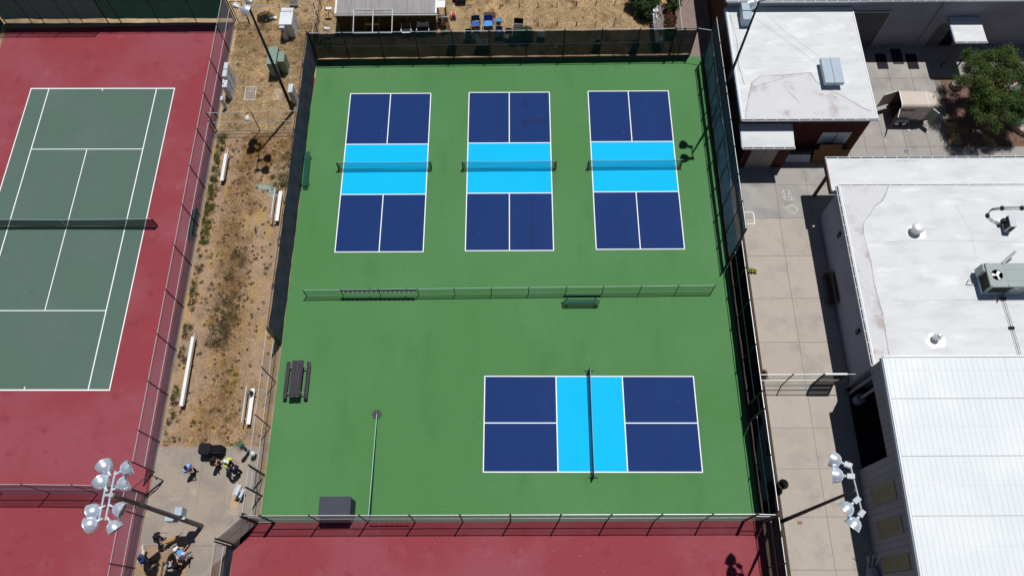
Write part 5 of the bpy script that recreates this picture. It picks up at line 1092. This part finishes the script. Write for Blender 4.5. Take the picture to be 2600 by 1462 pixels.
def leaf_cloud(name, m, parent, blobs, n, size, seed, loc=None, flat=.6, size_var=.5, jit=.05):
    """many leaf-sized faces scattered near the surface and inside of the given blobs"""
    r = np.random.RandomState(seed); wts = np.array([b[3] * b[4] * b[5] for b in blobs]); wts = wts / wts.sum()
    idx = r.choice(len(blobs), n, p=wts); B = np.array(blobs)[idx]
    d = r.normal(size=(n, 3)); d /= np.linalg.norm(d, axis=1)[:, None]; rad = r.uniform(.25, 1, n) ** .45
    c = B[:, :3] + d * rad[:, None] * B[:, 3:6] + r.normal(size=(n, 3)) * jit
    nrm = d * .5 + r.normal(size=(n, 3)) * .6 + np.array([0, 0, flat]); nrm /= np.linalg.norm(nrm, axis=1)[:, None]
    a = np.cross(nrm, r.normal(size=(n, 3))); a /= np.linalg.norm(a, axis=1)[:, None]; b = np.cross(nrm, a)
    s_ = size * r.uniform(1 - size_var, 1 + size_var, n)[:, None]
    v = np.stack([c - a * s_, c + b * s_ * .45, c + a * s_, c - b * s_ * .45], 1).reshape(-1, 3)
    me = bpy.data.meshes.new(name); me.vertices.add(4 * n); me.vertices.foreach_set('co', v.ravel().astype(np.float32))
    me.loops.add(4 * n); me.loops.foreach_set('vertex_index', np.arange(4 * n, dtype=np.int32)); me.polygons.add(n)
    me.polygons.foreach_set('loop_start', np.arange(0, 4 * n, 4, dtype=np.int32)); me.materials.append(m); me.update(calc_edges=True); me.validate()
    o = bpy.data.objects.new(name, me); COL.objects.link(o); o.parent = parent
    if loc is not None: o.location = loc
    return o
t = thing('shade_tree', 'bushy green tree shading the garden bed by the trailer', 'tree', (34.85, 4.3, 0))
MB().cyl((0, 0, -.05), (.05, .1, 1.3), .16, 10, r2=.11).build('trunk', M_bark, t)
r_ = random.Random(11); blobs = []
for k in range(190):
    a = r_.uniform(0, 2 * PI); rr = 2.85 * r_.random() ** .55 * (1 + .16 * math.sin(3 * a + 1) + .10 * math.sin(7 * a)); el = r_.uniform(-.5, 1)
    z = 3.2 + el * 1.7 * math.sqrt(max(.05, 1 - (rr / 3.2) ** 2)); s_ = r_.uniform(.14, .40)
    blobs.append((rr * math.cos(a), rr * 1.05 * math.sin(a), max(1.5, z), s_ * r_.uniform(.8, 1.5), s_ * r_.uniform(.8, 1.5), s_ * .55))
for k in range(26):
    b = blobs[k * 4]; MB().tube([(.05, .1, 1.25), (b[0] * .45, b[1] * .45, 1.2 + (b[2] - 1.2) * .6), b[:3]], .03, 5).build('limb', M_bark, t)
leaf_cloud('crown', M_leaf, t, blobs, 105000, .046, 5, size_var=.6, jit=.13)
t = thing('garden_bush', 'dense green bush behind the branch table', 'bush', (11.4, 14.9, 0))
MB().cyl((0, 0, 0), (0, 0, 1.), .07, 6).build('stem', M_bark, t)
blobs = [(r_.uniform(-1.6, 1.9), r_.uniform(-1.2, 1.6), r_.uniform(.4, 1.5), r_.uniform(.35, .6), r_.uniform(.35, .6), .45) for _ in range(26)]
leaf_cloud('foliage', M_bush, t, blobs, 22000, .07, 8)
t = thing('garden_bush', 'reddish dry bush beside the brown path', 'bush', (12.75, 13.2, 0)); MB().cyl((0, 0, 0), (0, 0, .6), .04, 6).build('stem', M_bark, t)
leaf_cloud('foliage', M_redbush, t, [(0, 0, .5, .35, .8, .4), (.05, .7, .6, .3, .5, .4)], 3500, .06, 9)
t = thing('garden_bush', 'low green bush right of the branch table', 'bush', (12.55, 12.1, 0)); MB().cyl((0, 0, 0), (0, 0, .4), .04, 6).build('stem', M_bark, t)
leaf_cloud('foliage', M_bush, t, [(0, 0, .35, .4, .6, .3), (.1, 1.2, .4, .35, .6, .35)], 3500, .06, 10)
for i, (x, y, s_, lab) in enumerate(((1.30, 11.9, .62, 'larger round dark shrub behind the dark screen'), (.35, 11.55, .38, 'smaller low dark shrub behind the dark screen'))):
    t = thing('round_shrub', lab, 'shrub', (x, y, 0), 0, 'shrubs behind the top screen'); MB().cyl((0, 0, 0), (0, 0, .4), .03, 6).build('stem', M_bark, t)
    leaf_cloud('foliage', M_bush, t, [(0, 0, s_ * .8, s_, s_ * 1.1, s_ * .8)], int(5000 * s_), .06, 20 + i)
t = thing('fence_weed', 'bright green weed poking through the right fence', 'weed', (16.45, -8.35, 0)); MB().cyl((0, 0, 0), (0, 0, .2), .01, 4).build('stem', M_weedg, t)
leaf_cloud('leaves', mat('bright_weed', (.30, .36, .06), .8), t, [(.0, 0, .16, .20, .10, .1), (.2, -.05, .16, .16, .05, .08)], 260, .07, 30)
t = thing('fence_weed', 'dry reddish weed at the walkway fence corner', 'weed', (16.40, -15.7, 0)); MB().cyl((0, 0, 0), (0, 0, .2), .01, 4).build('stem', M_brown, t)
leaf_cloud('leaves', M_redbush, t, [(0, 0, .15, .14, .35, .14)], 260, .05, 31)

# ------------------------------------------------------------------ grass and weeds (nobody could count them)
def blades(name, m, pts, hgt, wid, seed, label, cat, lean=.6):
    r = np.random.RandomState(seed); p = np.array(pts); n = len(p)
    a = r.uniform(0, 2 * PI, n); dx = np.stack([np.cos(a), np.sin(a), 0 * a], 1) * wid * r.uniform(.5, 1.5, n)[:, None]
    b = r.uniform(0, 2 * PI, n); h = hgt * r.uniform(.4, 1.3, n); le = lean * r.uniform(.3, 1.4, n) * h
    base = np.concatenate([p[:, :2], np.full((n, 1), -.01)], 1); tip = base + np.stack([np.cos(b) * le, np.sin(b) * le, h], 1)
    v = np.stack([base - dx, base + dx, tip], 1).reshape(-1, 3)
    me = bpy.data.meshes.new(name); me.vertices.add(3 * n); me.vertices.foreach_set('co', v.ravel().astype(np.float32))
    me.loops.add(3 * n); me.loops.foreach_set('vertex_index', np.arange(3 * n, dtype=np.int32)); me.polygons.add(n)
    me.polygons.foreach_set('loop_start', np.arange(0, 3 * n, 3, dtype=np.int32)); me.materials.append(m); me.update(calc_edges=True)
    o = bpy.data.objects.new(name, me); COL.objects.link(o); return tag(o, label, cat, None, 'stuff')
R_ = np.random.RandomState(3)
def uni(n, x0, x1, y0, y1): return np.stack([R_.uniform(x0, x1, n), R_.uniform(y0, y1, n)], 1)
def clumps(n, k, x0, x1, y0, y1, s_):
    c = uni(n, x0, x1, y0, y1); return (np.repeat(c, k, 0) + R_.normal(size=(n * k, 2)) * np.repeat(R_.uniform(.4, 1.4, n) * s_, k)[:, None])
fl = np.concatenate([uni(60000, -21.6, 13.0, 10.2, 17), uni(26000, -21.6, -15.2, 3.4, 13.5), clumps(260, 60, -21.5, 13, 10.3, 17, .22), clumps(120, 60, -21.4, -15.3, 3.5, 13.5, .22)])
blades('dry_field_grass', M_straw, fl, .13, .012, 1, 'dry straw-coloured grass of the field above the courts', 'grass', 1.1)
blades('field_grass_dark', M_gold, np.concatenate([clumps(170, 70, -21.5, 13, 10.2, 17, .16), clumps(70, 60, -21.4, -15.3, 3.5, 13.5, .15)]), .12, .014, 2, 'patches of browner grass in the dry field', 'grass', 1.0)
keep = lambda p: p[(p[:, 0] > -21.6) & (p[:, 0] < -15.15)]
gp = [(-18.9 + .8 * math.sin(y * .35), y) for y in np.arange(-20.2, 3., .16)]
gp = np.concatenate([np.repeat(np.array(gp), 110, 0) + R_.normal(size=(len(gp) * 110, 2)) * np.array([.62, .25]), clumps(120, 90, -19.9, -17.9, -20, 2.5, .3), clumps(60, 110, -19.6, -15.6, 0, 3, .3), clumps(40, 60, -18.7, -15.6, -20.2, -16, .3), clumps(60, 50, -21.4, -17, -20.2, 3, .2)])
blades('golden_strip_grass', M_gold, keep(gp), .10, .013, 4, 'golden dry grass down the middle of the dirt strip', 'grass', 1.0)
wd = np.concatenate([clumps(230, 26, -21.55, -17.5, -20.1, 2.8, .055), clumps(70, 26, -17.5, -15.3, -20.1, 2.8, .055), clumps(90, 70, -21.7, -21.1, -20.1, 2.8, .13), clumps(46, 90, -19.2, -18.2, -13.2, -6.2, .17), clumps(26, 90, -19.9, -18.6, -13.6, -10.5, .20)])
blades('low_dark_weeds', M_weed, keep(wd), .09, .022, 5, 'scattered low dry weeds of the dirt strip', 'weeds', 1.0)
wg = np.concatenate([clumps(60, 90, -21.65, -21.0, -6.5, 2.9, .13), clumps(22, 70, -16.9, -15.5, -1.6, 2.9, .16), clumps(12, 90, -17.2, -16.0, -2.2, -.6, .2), clumps(10, 60, -19.0, -17.5, -18.5, -14.5, .12), clumps(6, 60, -17.6, -16.6, -20.3, -19.9, .15), clumps(8, 60, -21.6, -21.2, -19, -16, .1)])
blades('yellow_green_weeds', M_weedg, keep(wg), .10, .020, 6, 'yellow green weeds along the tennis fence', 'weeds', .9)
blades('orange_weeds', M_gold, clumps(16, 120, -17.35, -16.6, -29, -27, .13), .12, .014, 7, 'orange dry weeds beside the bottom left fence', 'weeds', .8)
blades('garden_straw', M_straw, np.concatenate([clumps(60, 60, 35.5, 38, 1.8, 3.2, .2), clumps(30, 50, 33.6, 36, 1.8, 2.4, .2)]), .1, .012, 8, 'straw coloured grass at the garden edge', 'grass', 1.)
blades('fence_line_weeds', M_gold, np.concatenate([clumps(60, 14, 16.14, 16.24, -17, -7.4, .03)]), .08, .012, 9, 'thin dry weeds along the foot of the right fence', 'weeds', .9)
for (x, y, r0) in ((-16.9, -2.05, .34), (-17.5, -1.6, .25), (-17.95, -1.5, .2), (-17.1, -1.6, .22)): 
    pts = [(x + r0 * (1 + .35 * math.sin(3.1 * k + x)) * math.cos(k * .45), y + r0 * 1.1 * (1 + .3 * math.cos(2.3 * k)) * math.sin(k * .45)) for k in range(14)]
    o = MB().poly(pts, -.020 + r0 * .01).build('spilled_powder', mat('pale_teal_powder', (.30, .36, .32), .95, grain=.35, gscale=12)); o['kind'] = 'structure'

# ================================================================== PEOPLE AND DOGS
def skin_mesh(name, nodes, edges, m, parent, sub=1, root=0):
    """one continuous surface grown over a skeleton: nodes = [(x,y,z,rx,ry)]"""
    me = bpy.data.meshes.new(name); me.from_pydata([n[:3] for n in nodes], edges, []); o = bpy.data.objects.new(name, me); COL.objects.link(o)
    o.modifiers.new('s', 'SKIN')
    for i, n in enumerate(nodes):
        sv = me.skin_vertices[0].data[i]; sv.radius = (n[3], n[4] if len(n) > 4 else n[3]); sv.use_root = i == root
    ss = o.modifiers.new('u', 'SUBSURF'); ss.levels = ss.render_levels = sub
    dg = bpy.context.evaluated_depsgraph_get(); m2 = bpy.data.meshes.new_from_object(o.evaluated_get(dg)); bpy.data.objects.remove(o); bpy.data.meshes.remove(me)
    m2.materials.clear(); m2.materials.append(m); m2.name = name
    for p in m2.polygons: p.use_smooth = True
    o = bpy.data.objects.new(name, m2); COL.objects.link(o); o.parent = parent; return o
def person(label, x, y, rz, shirt, trousers, hair=M_hair, hat=None, arms=('down', 'down'), lean=.0, step=.0, shoes=M_black, h=1.72, short=True, headturn=0, z=.012):
    t = thing('person', label, 'person', (x, y, z), rz, 'people on the concrete pad'); k = h / 1.72; N = []; E_ = []
    def add(p, r, par=None, ry=None):
        N.append((p[0] * k, p[1] * k, p[2] * k, r * k, (ry or r) * k)); i = len(N) - 1
        if par is not None: E_.append((par, i))
        return i
    ly = lean
    pel = add((0, 0, .94), .135, None, .10); wai = add((0, ly * .35, 1.10), .125, pel, .095); che = add((0, ly * .8, 1.30), .15, wai, .105); nb = add((0, ly, 1.43), .085, che, .08)
    nk = add((0, ly + .02, 1.50), .055, nb); hd = add((headturn * .02, ly + .05, 1.58), .085, nk, .085); cr = add((headturn * .02, ly + .05, 1.68), .072, hd, .078)
    torso = [pel, wai, che, nb]; legs = []; sleeves = []; fore = []
    for s_ in (-1, 1):
        hp = add((s_ * .09, 0, .86), .095, pel); kn = add((s_ * .11, s_ * step * .5 + .03, .48), .062, hp); an = add((s_ * .12, s_ * step - .03, .09), .042, kn); to = add((s_ * .14, s_ * step + .12, .035), .038, an)
        legs.append((hp, kn, an, to))
        sh = add((s_ * .20, ly, 1.395), .066, che); pose = arms[0 if s_ < 0 else 1]
        el, wr = {'down': ((s_ * .25, ly - .02, 1.12), (s_ * .27, ly + .06, .88)), 'front': ((s_ * .25, ly + .02, 1.12), (s_ * .10, ly + .24, 1.10)), 'fold': ((s_ * .24, ly + .06, 1.14), (-s_ * .06, ly + .20, 1.16)),
                  'out': ((s_ * .29, ly + .12, 1.18), (s_ * .24, ly + .34, 1.08)), 'reach': ((s_ * .26, ly + .18, 1.18), (s_ * .22, ly + .44, 1.05)), 'up': ((s_ * .30, ly + .10, 1.28), (s_ * .16, ly + .18, 1.50))}[pose]
        e = add(el, .045, sh); w_ = add(wr, .030, e); sleeves.append((sh, e)); fore.append((e, w_))
        d = (Vector(wr) - Vector(el)).normalized(); sd = d.cross(Vector((0, 0, 1))); sd = sd.normalized() if sd.length > .1 else Vector((1, 0, 0)); pm = Vector(wr) + d * .06
        pi_ = add(pm, .034, w_, .020); up = sd.cross(d)
        for j, (off, ln) in enumerate(((-.030, .060), (-.010, .072), (.010, .068), (.030, .052))):
            a = add(pm + d * .035 + sd * off, .010, pi_); b = add(pm + d * (.035 + ln * .55) + sd * off * 1.15 - up * .008, .009, a); add(pm + d * (.03 + ln) + sd * off * 1.15 - up * .028, .008, b)
        a = add(pm - d * .02 + sd * (-.045 * s_), .011, pi_); add(pm + d * .015 + sd * (-.068 * s_), .009, a)
    nose = add((headturn * .03, ly + .15, 1.585), .012, hd)
    for s_ in (-1, 1): add((s_ * .09, ly + .045, 1.59), .014, hd)
    skin_mesh('body', N, E_, M_skin, t)
    def cover(name, idx, ed, m, gr, sub=1, trim=None):
        mp = {i: j for j, i in enumerate(idx)}; nn = [list(N[i]) for i in idx]
        for q in nn: q[3] += gr; q[4] += gr
        if trim: trim(nn, mp)
        return skin_mesh(name, [tuple(q) for q in nn], [(mp[a], mp[b]) for a, b in ed], m, t, sub)
    ids = torso + [i for s_ in sleeves for i in s_] + ([] if short else [f[1] for f in fore]); ed = [(pel, wai), (wai, che), (che, nb)] + [(che, s_[0]) for s_ in sleeves] + [tuple(s_) for s_ in sleeves] + ([] if short else list(fore))
    cover('shirt', ids, ed, shirt, .045)
    ids = [pel] + [i for l in legs for i in l[:3]]; ed = [(pel, l[0]) for l in legs] + [(l[0], l[1]) for l in legs] + [(l[1], l[2]) for l in legs]
    cover('trousers', ids, ed, trousers, .032)
    for l in legs:
        a, b = N[l[2]], N[l[3]]; MB().box(a[0] - .048, a[1] - .07, .0, a[0] + .052, b[1] + .05, .085, .03).build('shoe', shoes, t)
    hx, hy, hz = N[cr][0], N[cr][1], N[cr][2]
    MB().sph((hx, hy - .018, hz - .035), .108, 12, (.95, 1.05, .95)).build('hair', hair, t, smooth=True)
    for s_ in (-1, 1): MB().sph((hx + s_ * .032, hy + .072, hz - .10), .011, 6).build('eye', M_black, t)
    if hat:
        o = MB().lathe([(.118, -.02), (.116, .05), (.085, .10), (.001, .115)], (hx, hy - .01, hz - .01), n=16).build('cap', hat, t, smooth=True)
        MB().box(hx - .07, hy + .08, hz - .02, hx + .07, hy + .20, hz - .008, .02).build('brim', hat, o)
    return t
person('person in pale blue shirt with dark hair facing the others', -19.28, -21.78, -PI / 2 - .5, M_skyf, M_dkfab, arms=('front', 'front'))
person('person in black with folded arms beside the black bins', -17.80, -21.36, -PI / 2 - .2, M_dkfab, M_dkfab, arms=('fold', 'fold'))
person('person in bright yellow top and white cap', -17.02, -21.42, -1.9, M_yell, M_dkfab, hair=M_grey, hat=M_white, arms=('reach', 'out'), lean=.06)
person('person in dark navy jacket close to the yellow dressed person', -16.52, -21.86, .9, M_navyf, M_dkfab, hair=M_hair, arms=('reach', 'down'), short=False)
person('person in black shirt holding the tan dog lead', -20.50, -25.78, -PI / 2 + .2, M_dkfab, M_jean, arms=('reach', 'out'), lean=.10)
person('person in blue shirt standing with the white dog', -21.05, -26.92, -1.2, mat('denim_blue', (.02, .09, .28), .8), M_dkfab, arms=('down', 'reach'), step=.12)
person('person in white cap and pale blue and white shirt', -19.12, -26.52, -.6, mat('sky_blue_shirt', (.10, .40, .75), .8), M_grey, hair=M_whitef, hat=M_white, arms=('reach', 'reach'), lean=.05)
person('person in lavender shirt behind the person in the white cap', -18.78, -26.74, -2.5, mat('lavender_shirt', (.52, .52, .72), .8), M_whitef, hair=M_grey, arms=('front', 'down'))
person('person in black with a grey cap beside the pale shirts', -19.22, -27.32, .3, M_dkfab, M_dkfab, hair=M_grey, hat=M_util, arms=('front', 'out'))
person('person in dark plum top at the bottom edge of photo', -19.68, -27.98, .2, mat('plum_fabric', (.03, .012, .05), .8), M_dkfab, arms=('up', 'down'))
def dog(label, x, y, rz, m, s_=1., col=M_maroon):
    t = thing('dog', label, 'dog', (x, y, .012), rz, 'dogs with the people')
    N = [(0, 0, .50, .105, .125), (.0, .22, .50, .125, .14), (0, .40, .52, .11, .12), (0, .52, .62, .07, .075), (0, .62, .70, .068, .07), (0, .72, .685, .045, .045), (0, .80, .67, .030, .028),
         (0, -.16, .50, .10, .115), (0, -.26, .54, .045, .045), (0, -.40, .60, .026, .026), (.03, -.56, .62, .022, .022), (.05, -.68, .60, .012, .012)]
    E_ = [(0, 1), (1, 2), (2, 3), (3, 4), (4, 5), (5, 6), (0, 7), (7, 8), (8, 9), (9, 10), (10, 11)]
    def leg(par, pts):
        for p in pts: N.append(p); E_.append((par, len(N) - 1)); par = len(N) - 1
    for q in (-1, 1):
        leg(2, [(q * .09, .38, .38, .055, .055), (q * .09, .36, .22, .034, .034), (q * .09, .37, .07, .026, .026), (q * .09, .41, .025, .028, .024)])
        leg(7, [(q * .09, -.13, .40, .07, .07), (q * .10, -.05, .30, .045, .045), (q * .10, -.20, .17, .027, .027), (q * .10, -.17, .06, .024, .024), (q * .10, -.12, .025, .028, .024)])
        N.append((q * .055, .60, .76, .022, .022)); E_.append((4, len(N) - 1)); N.append((q * .085, .60, .70, .022, .016)); E_.append((len(N) - 2, len(N) - 1))
    N[:] = [tuple(c * s_ for c in n) for n in N]
    skin_mesh('body', N, E_, m, t)
    MB().cyl((0, .50 * s_, .60 * s_), (0, .54 * s_, .64 * s_), .085 * s_, 12).build('collar', col, t)
    MB().sph((0, .83 * s_, .68 * s_), .018 * s_, 6).build('nose', M_black, t)
    for q in (-1, 1): MB().sph((q * .035 * s_, .68 * s_, .74 * s_), .010 * s_, 6).build('eye', M_black, t)
    return t
dog('tan dog on a lead with its tail raised', -19.72, -25.72, math.radians(118), M_tanfur, .95)
dog('white dog standing by the fence next to blue shirted person', -21.38, -26.72, math.radians(5), M_wfur, .85)
t = thing('dog_lead', 'dark lead from the black shirted person to the tan dog', 'lead', (-20.2, -25.85, 0)); MB().tube([(-.2, .1, .95), (-.02, -.02, .68), (.05, -.06, .6)], .01, 4).build('strap', M_black, t)
t = thing('camera_bag', 'small grey backpack worn by the person in black cap', 'bag', (-19.30, -27.50, 1.05)); MB().box(-.14, -.1, 0, .14, .1, .34, .05).build('body', M_grey, t); MB().box(-.1, -.13, .06, .1, -.1, .2, .02).build('pocket', M_dkfab, t)
